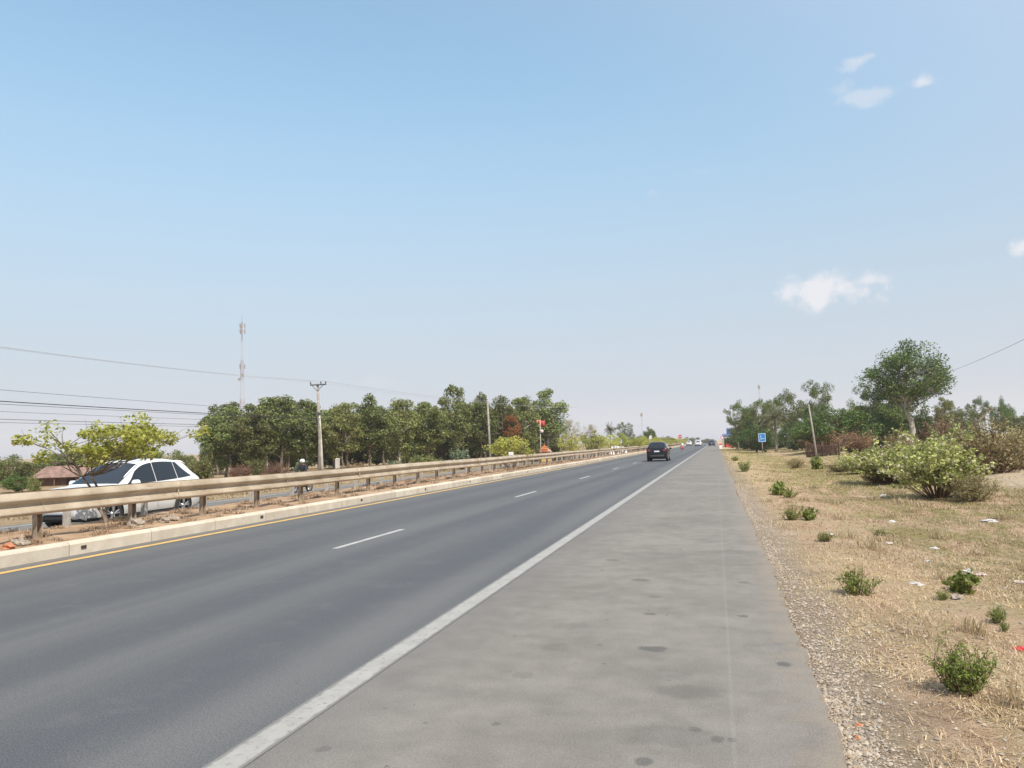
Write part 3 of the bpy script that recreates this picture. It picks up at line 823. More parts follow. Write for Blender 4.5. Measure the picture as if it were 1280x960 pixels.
GROVEB = make_tree(120, H=5, th=0.15, R=1.9, clumps=60, leaves=130, clump_r=0.7, lsize=(0.27, 0.12), droop=0.5, leaf='grove', bark='grey', irregular=0.3)
GROVE = [make_tree(100 + i, H=8, th=1.7, R=1.7, clumps=56, leaves=150, clump_r=0.72, lsize=(0.27, 0.115), droop=0.55, leaf=('grove', 'grove', 'bright', 'grove', 'bright')[i],
                   bark=('grey', 'pale', 'grey', 'pale', 'grey')[i], irregular=0.3, lean=0.5) for i in range(5)]
EUC = [make_tree(150, H=11, th=4.0, R=3.3, Rz=3.4, clumps=84, leaves=170, clump_r=0.95, lsize=(0.27, 0.10), droop=0.7, leaf='rich', bark='pale', trunk_r=0.26, lean=0.9, irregular=0.16, shell=0.45, squash=0.95),
       make_tree(151, H=10, th=2.6, R=2.8, clumps=56, leaves=150, clump_r=0.85, lsize=(0.27, 0.10), droop=0.7, leaf='rich', bark='pale', trunk_r=0.18, lean=0.8, irregular=0.4),
       make_tree(152, H=10, th=2.8, R=3.2, clumps=46, leaves=140, clump_r=0.85, lsize=(0.27, 0.11), droop=0.6, leaf='rich', bark='grey', trunk_r=0.17, lean=1.0, irregular=0.5)]
ROUND = [make_tree(160 + i, H=5.5, th=0.5, R=3.3, Rz=2.5, zc=2.6, clumps=85, leaves=150, clump_r=0.85, lsize=(0.22, 0.13), droop=0.3, leaf='dark', bark='brown', trunk_r=0.2, irregular=0.2, shell=0.6) for i in range(2)]
ROUNDL = make_tree(165, H=4.5, th=0.5, R=2.6, Rz=2.1, zc=2.2, clumps=60, leaves=130, clump_r=0.8, lsize=(0.22, 0.12), droop=0.3, leaf='grove', bark='brown', trunk_r=0.16, irregular=0.3)
MEDT = [make_tree(170 + i, H=2.4, th=0.55, R=1.2, clumps=38, leaves=62, clump_r=0.36, lsize=(0.125, 0.075), droop=0.25, leaf='yellow', bark='grey', trunk_r=0.05, stems=3, irregular=0.4, up=0.5, squash=0.7) for i in range(3)]
MEDN = make_tree(178, H=2.42, th=1.30, R=1.35, Rz=0.55, zc=1.86, fork=0.8, clumps=40, leaves=92, clump_r=0.28, lsize=(0.088, 0.058), droop=0.2, leaf='yellow', bark='grey', trunk_r=0.042, stems=2, irregular=0.55, up=0.6, squash=0.6, shell=0.3)
REDT = make_tree(180, H=7, th=2.2, R=1.5, clumps=26, leaves=90, clump_r=0.6, lsize=(0.25, 0.12), leaf='red', bark='grey', irregular=0.3, lean=0.3)
DRYT = make_tree(181, H=6, th=1.2, R=2.6, clumps=36, leaves=90, clump_r=0.8, lsize=(0.2, 0.09), leaf='drytan', bark='brown', irregular=0.3)
SHR = [make_shrub(200 + i, H=1.9, R=1.25, stems=64, leaves=100, lsize=(0.10, 0.062), leaf='milk', tip=0.42, stem_r=0.011) for i in range(3)]
SHRD = [make_shrub(210 + i, H=1.6, R=1.4, stems=60, leaves=90, lsize=(0.10, 0.035), leaf='dry', tip=0.15, cluster=0.16) for i in range(2)]
SHRT = [make_shrub(220 + i, H=1.5, R=1.4, stems=46, leaves=80, lsize=(0.10, 0.04), leaf='drytan', tip=0.2, cluster=0.14) for i in range(2)]
TEAL = [make_shrub(230 + i, H=1.6, R=1.0, stems=34, leaves=80, lsize=(0.17, 0.10), leaf='teal', tip=0.25, cluster=0.14) for i in range(2)]
GRSH = [make_shrub(240 + i, H=1.6, R=1.3, stems=40, leaves=90, lsize=(0.16, 0.07), leaf='bright', tip=0.2, cluster=0.18) for i in range(2)]
WEED = [make_shrub(250 + i, H=0.42, R=0.27, stems=22, leaves=44, lsize=(0.042, 0.017), leaf='weed', stem_r=0.004, tip=0.12, cluster=0.035, name='weed', bark='brown') for i in range(3)]
WEEDY = make_shrub(255, H=0.46, R=0.30, stems=40, leaves=64, lsize=(0.034, 0.015), leaf='weed', stem_r=0.004, tip=0.12, cluster=0.04, name='weed', bark='brown')
WEEDB = make_shrub(256, H=0.26, R=0.24, stems=12, leaves=18, lsize=(0.11, 0.055), leaf='weed', stem_r=0.006, tip=0.3, cluster=0.05, name='weed', bark='brown', up=0.6)
PALM = [make_palm(260, 7, 2.3), make_palm(261, 7.5, 1.7, 30)]

# grove on the left, front row, from the left end to the right end
T = 'tree'
grove = [
    (283, 506, 62, 62, 0, 'olive green tree at the left end of the grove behind the white car rear'),
    (318, 514, 52, 60, 2, 'lighter bushy grove tree between the left end tree and the tall dense one'),
    (350, 493, 66, 63, 3, 'tall dense grove tree, first one left of the concrete utility pole with crossarm'),
    (383, 499, 50, 66, 1, 'slim dark grove tree standing directly behind the utility pole with crossarm'),
    (427, 503, 46, 66, 4, 'lighter olive grove tree with thin pale trunk just right of the crossarm pole'),
    (463, 492, 54, 70, 0, 'tall olive grove tree with a rounded top, second right of the crossarm pole'),
    (500, 497, 46, 74, 3, 'dark narrow grove tree, third right of the crossarm pole'),
    (533, 502, 50, 78, 2, 'shorter light green grove tree before the highest tip of the grove'),
    (568, 480, 44, 84, 1, 'grove tree whose narrow tip is the highest point of the left grove'),
    (600, 490, 44, 88, 0, 'grove tree standing just left of and behind the plain thin pole'),
    (627, 494, 36, 92, 4, 'light olive grove tree just right of the plain thin pole'),
    (656, 494, 38, 97, 3, 'dark grove tree directly above the rusty red tree'),
    (683, 485, 44, 103, 1, 'last tall loose grove tree with drooping branches at the right end of the grove'),
]
for px, top, w, Y, k, lab in grove:
    plant_at(GROVE[k], px, top, w * 1.1, Y, lab, T, 'trees of the left grove')
for i, px in enumerate(range(266, 700, 17)):
    Y = np.interp(px, [268, 690], [72, 120]) + RNG.uniform(0, 5)
    plant_at(GROVEB, px, 546 + RNG.uniform(-8, 8), 34 + RNG.uniform(-4, 8), Y, 'low leafy young tree filling the shade under the left grove', T, 'undergrowth trees of the left grove')
k = 0
for px in range(268, 700, 24):
    Y = np.interp(px, [268, 690], [70, 116]) + RNG.uniform(0, 10)
    plant_at(GROVE[k % 5], px + RNG.uniform(-7, 7), 505 + RNG.uniform(-8, 10), 56 + RNG.uniform(-6, 10), Y, 'olive tree in the crowded back rows of the left grove', T, 'back rows of the left grove'); k += 1
plant_at(REDT, 641, 518, 22, 91, 'rusty red leaved tree among the green trees of the left grove', T)
# understorey
for px, top, w, Y, pr, lab in (
        (345, 573, 34, 56, SHRD[0], 'brown dead brush heap left of the motor scooter rider'),
        (372, 577, 12, 56, TEAL[1], 'small grey green shrub beside the brown dead brush heap'),
        (300, 578, 34, 57, SHRD[1], 'low brown dead shrub under the left end of the grove'),
        (322, 572, 22, 58, GRSH[0], 'upright green bush between two patches of dead brush'),
        (225, 562, 46, 56, ROUNDL, 'grey green bushy tree behind the roof of the white car'),
        (252, 566, 34, 54, GRSH[1], 'green bush at the foot of the grove just behind the white car'),
        (447, 576, 36, 60, SHRD[1], 'brown dead brush right of the short concrete post'),
        (494, 574, 22, 66, TEAL[0], 'pale blue green bush behind the guard rail, leftmost of the pale ones'),
        (527, 567, 30, 70, GRSH[0], 'light green bush between the two pale blue green bushes'),
        (550, 572, 24, 70, GRSH[1], 'light olive bush left of the bigger pale blue green bush'),
        (578, 560, 28, 74, TEAL[1], 'bigger pale blue green bush left of the plain thin pole'),
        (694, 566, 22, 96, TEAL[0], 'blue green bush right of the orange roadside shrine'),
        (668, 566, 16, 96, ROUNDL, 'small dark bush left of the orange roadside shrine')):
    plant_at(pr, px, top, w, Y, lab, 'bush' if pr is not ROUNDL else T)
# far left trees
for px, top, w, Y, pr, lab in (
        (12, 568, 52, 52, ROUNDL, 'hazy grey green tree at the left edge of the photograph'),
        (-40, 560, 80, 54, ROUNDL, 'grey green tree beyond the left edge, partly cut off'),
        (46, 572, 42, 54, ROUNDL, 'grey green tree left of the rusty roofed house'),
        (70, 566, 36, 78, GROVE[3], 'pale loose tree behind the rusty roofed house'),
        (98, 560, 40, 84, GROVE[0], 'olive tree behind the right end of the rusty roofed house'),
        (135, 558, 60, 74, ROUNDL, 'grey green tree behind the yellow green median tree'),
        (180, 556, 50, 76, ROUNDL, 'grey green tree above the windscreen of the white car'),
        (22, 590, 40, 44, ROUND[1], 'low dark bush in front of the hazy trees at the left edge'),
        (44, 590, 16, 40, GRSH[1], 'small dark green bush left of the rusty roofed house')):
    plant_at(pr, px, top, w, Y, lab, T if pr not in GRSH else 'bush')
# beyond the grove, left of the road
for px, top, w, Y, pr, lab in (
        (714, 524, 34, 140, DRYT, 'brownish half dry tree beyond the right end of the left grove'),
        (738, 530, 24, 165, DRYT, 'thin pale half bare tree right of the brownish tree'),
        (763, 526, 17, 170, PALM[0], 'tall dark palm left of the round topped distant tree'),
        (781, 527, 22, 175, EUC[1], 'round topped distant tree right of the tall dark palm'),
        (813, 533, 24, 200, ROUND[0], 'grey green distant tree right above the black car'),
        (797, 542, 22, 190, ROUNDL, 'low distant tree left above the black car'),
        (833, 545, 24, 240, ROUNDL, 'low distant tree right of the black car roof'),
        (872, 546, 9, 380, PALM[1], 'tiny palm far down the road near the vanishing point'),
        (862, 546, 16, 360, ROUNDL, 'tiny hazy tree far down the road on the left'),
        (885, 548, 18, 520, ROUNDL, 'hazy tree mass at the vanishing point of the road')):
    plant_at(pr, px, top, w, Y, lab, T if 'palm' not in pr['name'] else 'palm tree')

# median trees
def med_tree(px, top, w, Y, k, lab, grp=None, rz=None):
    x = -12.6 + 0.25 * sin(Y * 1.7); return plant_at(k if isinstance(k, dict) else MEDT[k], px, top, w, Y, lab, T, grp, rz, (x, Y, med_z(x, Y) - 0.02))
def med_Y(px): return -12.6 / (sight(px, 560, 1.0).x)
med_tree(150, 515, 196, med_Y(152), MEDN, 'yellow green median tree with spreading branches in front of the white car', None, 2.9)
med_tree(640, 545, 66, med_Y(640), 1, 'yellow green median tree with bare crooked limbs below the rusty red tree', None, 1.9)
for px, top, w, k, lab in ((716, 541, 32, 2, 'pale yellow median tree, leftmost of the bright row before the black car'),
                           (737, 538, 34, 0, 'bushy yellow green median tree, second from left in the bright row'),
                           (757, 543, 30, 1, 'lower yellow green median tree left of the white sacks on the rail'),
                           (775, 541, 28, 2, 'yellow green median tree behind the white sacks on the rail'),
                           (792, 545, 26, 0, 'yellow green median tree nearest to the left side of the black car')):
    med_tree(px, top, w, med_Y(px), k, lab, 'row of median trees')
for i, Y in enumerate(range(130, 330, 9)):
    x = -12.6; b = Vector((x, Y, 0.2)); H = 2.2 + 0.4 * sin(i * 2.1)
    plant(MEDT[i % 3], b, 1.25, H / MEDT[i % 3]['H'], i * 1.3, 'hazy pale yellow green tree in the far median row beyond the black car', T, 'far median trees')

# right side trees
for px, top, w, Y, pr, lab in (
        (923, 499, 42, 128, EUC[2], 'open crowned tree with gaps at the left end of the right hand trees'),
        (950, 498, 40, 130, EUC[1], 'slim tree left of the palm on the right side'),
        (987, 485, 52, 124, EUC[2], 'broad loose crown behind and right of the right hand palm'),
        (970, 505, 40, 108, PALM[0], 'brownish palm tree right behind the blue road sign'),
        (930, 529, 52, 150, ROUND[0], 'dark green bushy tree left of the blue road sign'),
        (921, 541, 18, 190, ROUNDL, 'small hazy green tree beside the red roadside stall'),
        (940, 512, 40, 140, GROVE[2], 'olive tree filling the gap left of the palm on the right side'),
        (968, 497, 44, 138, EUC[1], 'olive crown behind the right hand palm'),
        (1004, 505, 40, 130, GROVE[0], 'olive tree between the palm and the tall tree above the leaning pole'),
        (1075, 506, 40, 112, GROVE[3], 'grey green tree filling the gap right of the dome shaped tree'),
        (1120, 488, 40, 104, GROVE[1], 'loose tree seen below the crown of the tallest eucalyptus'),
        (958, 535, 40, 135, ROUNDL, 'olive bush behind the blue road sign'),
        (990, 525, 44, 118, ROUND[1], 'dark green thicket between the palm and the plain leaning pole'),
        (1026, 474, 42, 104, EUC[1], 'tall tree with a small rounded crown just above the plain leaning pole'),
        (1050, 505, 88, 84, ROUND[0], 'large dome shaped dark green tree behind the plain leaning pole'),
        (1018, 520, 50, 88, ROUND[1], 'dark green tree on the left flank of the large dome shaped tree'),
        (1010, 515, 44, 100, ROUND[1], 'dark green tree filling the ground behind the stick fence left end'),
        (945, 528, 44, 112, ROUND[1], 'dark green thicket right behind the blue road sign'),
        (1100, 512, 46, 88, ROUND[1], 'dark green bush below the narrow dark tree on the right'),
        (1064, 497, 40, 120, ROUND[1], 'dark tree top showing above the dome shaped tree'),
        (1090, 478, 40, 92, EUC[1], 'narrow dark tree just left of the tallest eucalyptus'),
        (1108, 500, 60, 96, ROUND[0], 'dark leafy tree below and left of the tallest eucalyptus'),
        (1140, 423, 98, 86, EUC[0], 'tallest eucalyptus with a white trunk on the right side'),
        (1160, 508, 54, 94, ROUND[1], 'dark green tree at the foot of the white trunk of the tallest eucalyptus'),
        (1181, 496, 22, 130, GROVE[2], 'small tree between the tallest eucalyptus and the brown bush'),
        (1226, 494, 30, 160, EUC[2], 'small far tree, left one of a pair near the right edge'),
        (1255, 494, 27, 160, ROUND[1], 'small round far tree, right one of a pair near the right edge'),
        (1285, 514, 50, 120, ROUNDL, 'green bush line at the right edge behind the shrubs'),
        (1205, 506, 40, 150, ROUNDL, 'low green tree behind the brown bush on the right')):
    plant_at(pr, px, top, w, Y, lab, T if 'palm' not in pr['name'] else 'palm tree')

# right side shrubs: centre pixel, top pixel, width in pixels, base pixel
for px, top, w, by, pr, lab in (
        (1172, 533, 104, 622, SHR[0], 'big pale green shrub with white tipped leaves, nearest one casting a shadow on the grass'),
        (1112, 541, 96, 604, SHR[1], 'whitish green shrub left behind the nearest big pale shrub'),
        (1075, 558, 56, 592, SHR[2], 'small whitish shrub at the left end of the shrub group'),
        (1160, 538, 70, 596, SHR[2], 'pale shrub hidden between the big pale shrub and the brown bush'),
        (1238, 508, 124, 592, SHRT[0], 'large tan and green dry bush right of the big pale shrub'),
        (1205, 518, 70, 583, SHR[1], 'pale green shrub between the brown bush and the large tan bush'),
        (1188, 512, 60, 575, SHRD[0], 'rusty brown dead bush under the tallest eucalyptus'),
        (1128, 530, 44, 578, SHRT[1], 'tan dry bush behind the whitish green shrub'),
        (1284, 522, 84, 584, SHRT[1], 'brown grey thorny bush at the right edge'),
        (1215, 585, 60, 628, SHRT[1], 'low dry straggly bush on the right foot of the big pale shrub'),
        (1092, 585, 30, 603, SHRT[0], 'low dry clump at the left foot of the whitish shrub'),
        (1020, 569, 18, 586, WEEDB, 'dark green plant near the foot of the plain leaning pole'),
        (996, 570, 26, 585, SHRT[1], 'low olive dry clump in the ditch left of the leaning pole'),
        (1050, 573, 40, 590, SHRT[0], 'low tan bush between the leaning pole and the small whitish shrub'),
        (975, 546, 30, 561, TEAL[0], 'pale grey green bush right of the blue road sign'),
        (995, 549, 26, 562, TEAL[1], 'pale bush between the blue road sign and the stick fence'),
        (1030, 538, 64, 565, SHRD[0], 'reddish brown dead hedge over the stick fence'),
        (1068, 536, 60, 566, SHRD[1], 'reddish brown dead hedge at the right end of the stick fence')):
    b = ground_at(px, by); t = plant_at(pr, px, top, w, b.y, lab, 'shrub', None, None, b)

# weeds on the verge
for px, top, w, by, pr, lab in (
        (1203, 788, 66, 866, WEEDY, 'bushy knee high weed on the gravel verge, nearest and largest, casting a shadow'),
        (1074, 702, 50, 744, WEED[0], 'bright green feathery weed on the dry verge beside the gravel'),
        (1205, 714, 42, 743, WEEDB, 'broad leaved green weed below the two white plastic bags'),
        (1244, 755, 26, 778, WEED[1], 'small olive weed right of the broad leaved weed'),
        (1178, 738, 18, 750, WEED[2], 'tiny weed left of the broad leaved weed'),
        (1034, 664, 24, 677, WEED[1], 'low green weed with a white scrap on it'),
        (1013, 634, 20, 650, WEEDB, 'broad leaved weed, right one of the middle verge clump'),
        (988, 634, 24, 650, WEED[2], 'low bright weed, left one of the middle verge clump'),
        (975, 600, 20, 620, WEEDB, 'broad leaved weed at the far end of the middle verge clump'),
        (988, 606, 22, 622, WEED[0], 'pale weed right of the far broad leaved weed'),
        (930, 575, 18, 590, WEED[2], 'low weed tuft far along the verge near the asphalt edge'),
        (920, 568, 12, 576, WEED[0], 'tiny weed tuft far along the verge close to the kilometre stone'),
        (1255, 775, 12, 790, WEED[2], 'tiny weed close to the right edge below the olive weed'),
        (990, 630, 12, 634, WEED[1], 'tiny dark weed between the two broad leaved weeds'),
        (1100, 660, 18, 668, WEED[0], 'little weed in the dry grass beyond the feathery weed')):
    b = ground_at(px, by); plant_at(pr, px, top, w, b.y, lab, 'weed', 'weeds on the verge', None, b)

# ------------------------------------------------------------------ vehicles
def glossy(name, col, rough=0.25, coat=0.6, dirt=1.0):
    mt, g, b = base_mat(name)
    P = g.new('ShaderNodeTexCoord').outputs['Object']
    n = g.noise(P, 2.2, 5, 0.6); z = g.xyz(P)[2]
    dust = g.math('MULTIPLY', g.step(g.math('ADD', z, g.math('MULTIPLY', g.math('SUBTRACT', n, 0.5), 0.4)), 0.75, 0.2), 0.4)
    c = g.mix(g.math('MULTIPLY', g.math('ADD', dust, g.step(n, 0.5, 0.8, 0, 0.08)), dirt), col + (1,), (0.30, 0.24, 0.17, 1))
    g.put(b.inputs['Base Color'], c); b.inputs['Roughness'].default_value = rough; b.inputs['Coat Weight'].default_value = coat if dirt > .5 else 0.15; b.inputs['Coat Roughness'].default_value = 0.06; b.inputs['Specular IOR Level'].default_value = 0.5 if dirt > .5 else 0.25
    return mt


M['white_paint'] = glossy('white_car_paint', (0.80, 0.80, 0.79))
M['black_paint'] = glossy('black_car_paint', (0.010, 0.010, 0.014), dirt=0.12)
M['navy_paint'] = glossy('dark_blue_car_paint', (0.02, 0.035, 0.07), dirt=0.3)
M['glass'] = plain('tinted_car_glass', (0.010, 0.014, 0.018), 0.06, var=0.05, coat=0.3, spec=0.6)
M['trim'] = plain('black_plastic_trim', (0.025, 0.025, 0.026), 0.55, var=0.2)
M['tyre'] = plain('tyre_rubber', (0.028, 0.026, 0.025), 0.85, var=0.3)
M['rim'] = plain('silver_alloy', (0.55, 0.55, 0.56), 0.3, 0.8, 0.05)
M['rimdark'] = plain('dark_wheel_interior', (0.03, 0.03, 0.032), 0.6)
M['chrome'] = plain('bright_chrome', (0.7, 0.7, 0.72), 0.15, 1.0, 0.03)
M['lamp'] = plain('headlamp_lens', (0.55, 0.58, 0.62), 0.12, 0.3, 0.1, coat=0.5)
M['tail'] = plain('red_tail_lamp', (0.15, 0.007, 0.010), 0.15, 0, 0.1, coat=0.6)
M['reflector'] = plain('pale_sun_glint', (0.80, 0.45, 0.42), 0.25, 0, 0.05)  # sun glint on the black car's rear, put into a pale colour
M['plate'] = plain('pale_blue_number_plate', (0.62, 0.70, 0.76), 0.4, 0, 0.08, 20)

SUV_STATIONS = [  # u, zlow, zbelt, ztop, w, wtop
    (0.00, .40, .63, .70, .60, .50), (0.06, .30, .74, .83, .74, .62), (0.22, .22, .83, .925, .845, .70), (0.5, .20, .90, .99, .895, .74), (0.9, .20, .945, 1.03, .915, .76),
    (1.22, .20, .975, 1.06, .92, .765), (1.5, .20, .99, 1.235, .92, .735), (1.8, .20, 1.01, 1.42, .92, .69), (2.1, .20, 1.025, 1.575, .92, .655), (2.4, .20, 1.035, 1.645, .92, .64),
    (2.8, .20, 1.05, 1.675, .92, .635), (3.2, .20, 1.07, 1.67, .92, .63), (3.6, .20, 1.095, 1.64, .92, .62), (3.95, .20, 1.12, 1.575, .91, .60), (4.2, .24, 1.13, 1.44, .895, .585),
    (4.38, .30, 1.11, 1.27, .87, .60), (4.48, .36, 1.00, 1.10, .83, .62), (4.55, .44, .86, .95, .74, .58)]
REAR_STATIONS = [s for s in SUV_STATIONS if s[0] < 3.9] + [(3.95, .20, 1.12, 1.61, .915, .61), (4.25, .24, 1.14, 1.50, .905, .61), (4.42, .30, 1.13, 1.30, .885, .63), (4.50, .34, 1.06, 1.15, .87, .68), (4.56, .36, .90, .99, .83, .70), (4.60, .42, .76, .83, .76, .65)]


class Hull:
    def __init__(s, st):
        s.st = np.array(st); s.u = s.st[:, 0]
    def par(s, u):
        """Catmull-Rom through the stations"""
        i = int(np.clip(np.searchsorted(s.u, u) - 1, 0, len(s.u) - 2)); a, b = s.st[i], s.st[i + 1]
        p = s.st[max(0, i - 1)]; n = s.st[min(len(s.u) - 1, i + 2)]
        t = (u - a[0]) / (b[0] - a[0]); d = b[0] - a[0]
        m0 = (b - p) / (b[0] - p[0]) * d; m1 = (n - a) / (n[0] - a[0]) * d
        return (2 * t ** 3 - 3 * t ** 2 + 1) * a + (t ** 3 - 2 * t ** 2 + t) * m0 + (-2 * t ** 3 + 3 * t ** 2) * b + (t ** 3 - t ** 2) * m1
    def section(s, u):
        _, zl, zb, zt, w, wt = s.par(u); h = zb - zl
        return [(0, zl), (.80 * w, zl), (.945 * w, zl + .05 * h), (.985 * w, zl + .16 * h), (.99 * w, zl + .42 * h), (1.0 * w, zl + .62 * h), (1.0 * w, zl + .78 * h), (.985 * w, zl + .92 * h), (.95 * w, zb),
                (.95 * w + (wt + .02 - .95 * w) * .5, zb + (zt - .075 * min(1, (zt - zb) / .3) - zb) * .5), (wt + .02, zt - .075 * min(1, (zt - zb) / .3)), (wt * .93, zt - .028 * min(1, (zt - zb) / .3)), (wt * .6, zt - .004), (0, zt)]
    def W(s, u, z):
        q = s.section(u)[3:12]; zs = [p[1] for p in q]; return float(np.interp(z, zs, [p[0] for p in q]))
    def Z(s, u, y):
        q = s.section(u)[9:][::-1]; return float(np.interp(abs(y), [p[0] for p in q], [p[1] for p in q]))
    def U_rear(s, z, y):
        """where the back of the car is at height z: last u whose section covers z"""
        lo, hi = 3.2, s.u[-1]
        for _ in range(30):
            m = (lo + hi) / 2; zt = s.Z(m, y) if abs(y) < s.section(m)[9][0] else s.section(m)[8][1]
            if zt > z: lo = m
            else: hi = m
        return lo


def box_part(name, c, d, mat, parent, bev=0.012, rz=0):
    o = MB().box((0, 0, 0), d).build(name, mat, parent, smooth=False); o.location = c; o.rotation_euler = (0, 0, rz); bevel(o, bev, 2); return o


def make_suv(name, label, paint, st, full=True):
    root = tag(empty(name), label, 'car'); H = Hull(st); end = H.u[-1]
    us = np.unique(np.concatenate([np.linspace(0, .3, 6), np.linspace(.3, end - .5, 34), np.linspace(end - .5, end, 12)]))
    mb = MB(); n = 14; rows = []
    for u in us:
        q = H.section(u); full_ring = [(u, y, z) for y, z in q] + [(u, -y, z) for y, z in q[-2:0:-1]]; rows.append(full_ring)
    k = len(rows[0])
    for r in rows: mb.v += r
    for i in range(len(rows) - 1):
        for j in range(k): a = i * k + j; b = i * k + (j + 1) % k; mb.face(a, b, b + k, a + k)
    mb.face(*range(k - 1, -1, -1)); e = (len(rows) - 1) * k; mb.face(*[e + j for j in range(k)])
    me = mb.mesh('body', [paint, M['trim']], True)
    bm = bmesh.new(); bm.from_mesh(me); bmesh.ops.recalc_face_normals(bm, faces=bm.faces); bm.to_mesh(me); bm.free()
    tmp = bpy.data.objects.new('tmp_body', me); COL.objects.link(tmp); cut = []
    WB = ((.92, .365), (3.62, .365))
    for u, r in WB:
        c = MB().lathe((u, -1.2, .345), (0, 1, 0), [(0, r + .015), (.62, r + .015)], 36).lathe((u, .58, .345), (0, 1, 0), [(0, r + .015), (.62, r + .015)], 36)
        cm = c.mesh('cut', M['trim']); bm = bmesh.new(); bm.from_mesh(cm); bmesh.ops.recalc_face_normals(bm, faces=bm.faces); bm.to_mesh(cm); bm.free()
        co = bpy.data.objects.new('cut', cm); COL.objects.link(co); cut.append(co)
        md = tmp.modifiers.new('arch', 'BOOLEAN'); md.operation = 'DIFFERENCE'; md.solver = 'EXACT'; md.object = co
    dg = bpy.context.evaluated_depsgraph_get(); dg.update()
    bme = bpy.data.meshes.new_from_object(tmp.evaluated_get(dg)); bme.name = 'body'
    for o in cut + [tmp]: bpy.data.objects.remove(o)
    if len(bme.materials) < 2:
        bme.materials.clear(); bme.materials.append(paint); bme.materials.append(M['trim'])
    for p in bme.polygons:
        c = p.center; arch = any((c.x - u) ** 2 + (c.z - .345) ** 2 < (r + .02) ** 2 and abs(c.y) < 0.915 for u, r in WB)
        low = c.z < 0.30 and abs(p.normal.z) < .98
        p.material_index = 1 if (arch and (abs(c.y) < .8 or abs(p.normal.y) < .5)) or low else 0
        p.use_smooth = not arch
    body = link('body', bme, root)
    def side_glass(u0, u1, f0, f1, nm='window'):
        for sg in (1, -1):
            m_ = MB(); rows = []
            for u in np.linspace(u0, u1, 14):
                zl = H.par(u)[2] + .035; zt = H.section(u)[10][1] - .012
                zt = min(zt, zl + (zt - zl) * min(1, max(0.02, (u - f0) / .5) if f0 else 1) * min(1, max(.02, (f1 - u) / .5) if f1 else 1))
                rows.append([(u, sg * (H.W(u, zl + (zt - zl) * t) + .007), zl + (zt - zl) * t) for t in np.linspace(0, 1, 6)])
            m_.grid(rows).build(nm, M['glass'], root, True)
    side_glass(1.44, 2.53, 1.34, None); side_glass(2.555, 3.40, None, None); side_glass(3.425, 4.0, None, 4.05)
    m_ = MB(); m_.grid([[(u, y, H.Z(u, y) + .008) for y in np.linspace(-1, 1, 15) * (H.section(u)[11][0] + .03)] for u in np.linspace(1.26, 2.08, 12)]); m_.build('windscreen', M['glass'], root, True)
    zs = np.linspace(1.12, 1.50, 8)
    m_ = MB(); m_.grid([[(H.U_rear(z, y) + .012, y, z) for y in np.linspace(-1, 1, 11) * (.66 - (z - 1.1) * .3)] for z in zs]); m_.build('rear_window', M['glass'], root, True)
    for u, r in WB:
        for sg in (1, -1):
            w = tag(empty('wheel', (u, sg * .80, .345))); w.parent = root
            MB().lathe((0, -.11, 0), (0, 1, 0), [(0, .235), (0, .31), (.02, .342), (.11, .35), (.20, .342), (.22, .31), (.22, .235)], 36, True).build('tyre', M['tyre'], w, True)
            rm = MB(); rm.lathe((0, sg * .112 - (.03 if sg > 0 else -.0), 0), (0, 1, 0), [(0, .238), (.03, .238), (.03, .218), (0, .218)], 36, True)
            rm.lathe((0, sg * .085, 0), (0, sg, 0), [(0, .075), (.02, .06), (.026, .03)], 14)
            for a in range(5):
                for da in (-.17, .17):
                    an = a * 2 * pi / 5 + .3; p0 = Vector((cos(an + da * .5) * .05, sg * .095, sin(an + da * .5) * .05)); p1 = Vector((cos(an + da) * .222, sg * .10, sin(an + da) * .222))
                    rm.tube([p0, p1], [.019, .021], 5)
            rm.build('rim', M['rim'], w)
            MB().lathe((0, sg * .05, 0), (0, sg, 0), [(0, .225), (.01, .225)], 24).build('brake_disc', M['rimdark'], w)
    for sg in (1, -1):
        mr = MB(); mr.lathe((1.62, sg * (H.W(1.62, 1.03) + .02), 1.075), (0, sg, 0), [(0, .05), (.04, .082), (.17, .085), (.21, .05)], 14); mo = mr.build('mirror', paint, root, True); 
        hd = MB(); hd.tube([(2.28, sg * (H.W(2.28, .90) + .005), .905), (2.34, sg * (H.W(2.34, .9) + .035), .91), (2.46, sg * (H.W(2.46, .9) + .035), .912), (2.52, sg * (H.W(2.5, .9) + .005), .912)], .014, 6); hd.build('door_handle', paint, root, True)
        hd = MB(); hd.tube([(3.14, sg * (H.W(3.14, .92) + .005), .925), (3.20, sg * (H.W(3.2, .92) + .035), .93), (3.32, sg * (H.W(3.3, .92) + .035), .932), (3.38, sg * (H.W(3.36, .92) + .005), .932)], .014, 6); hd.build('door_handle', paint, root, True)
        for u in (1.50, 2.55, 3.40):
            sm = MB(); zz = np.linspace(.36, H.par(u)[2], 8); sm.grid([[(u - .004, sg * (H.W(u, z) + .003), z), (u + .004, sg * (H.W(u, z) + .003), z)] for z in zz]); sm.build('door_seam', M['trim'], root)
        sk = MB(); sk.grid([[(u, sg * (H.W(u, z) + .012), z) for z in (.20, .24, .29, .33)] for u in np.linspace(1.34, 3.2, 12)]); sk.build('sill_trim', M['trim'], root, True)
        hl = MB(); hl.grid([[(u, sg * (H.W(u, z) + .006), z) for z in np.linspace(.70 + .10 * u, .79 + .16 * u, 4)] for u in np.linspace(.09, .52, 8)]); hl.build('headlight', M['lamp'], root, True)
        tl = MB(); rows = []
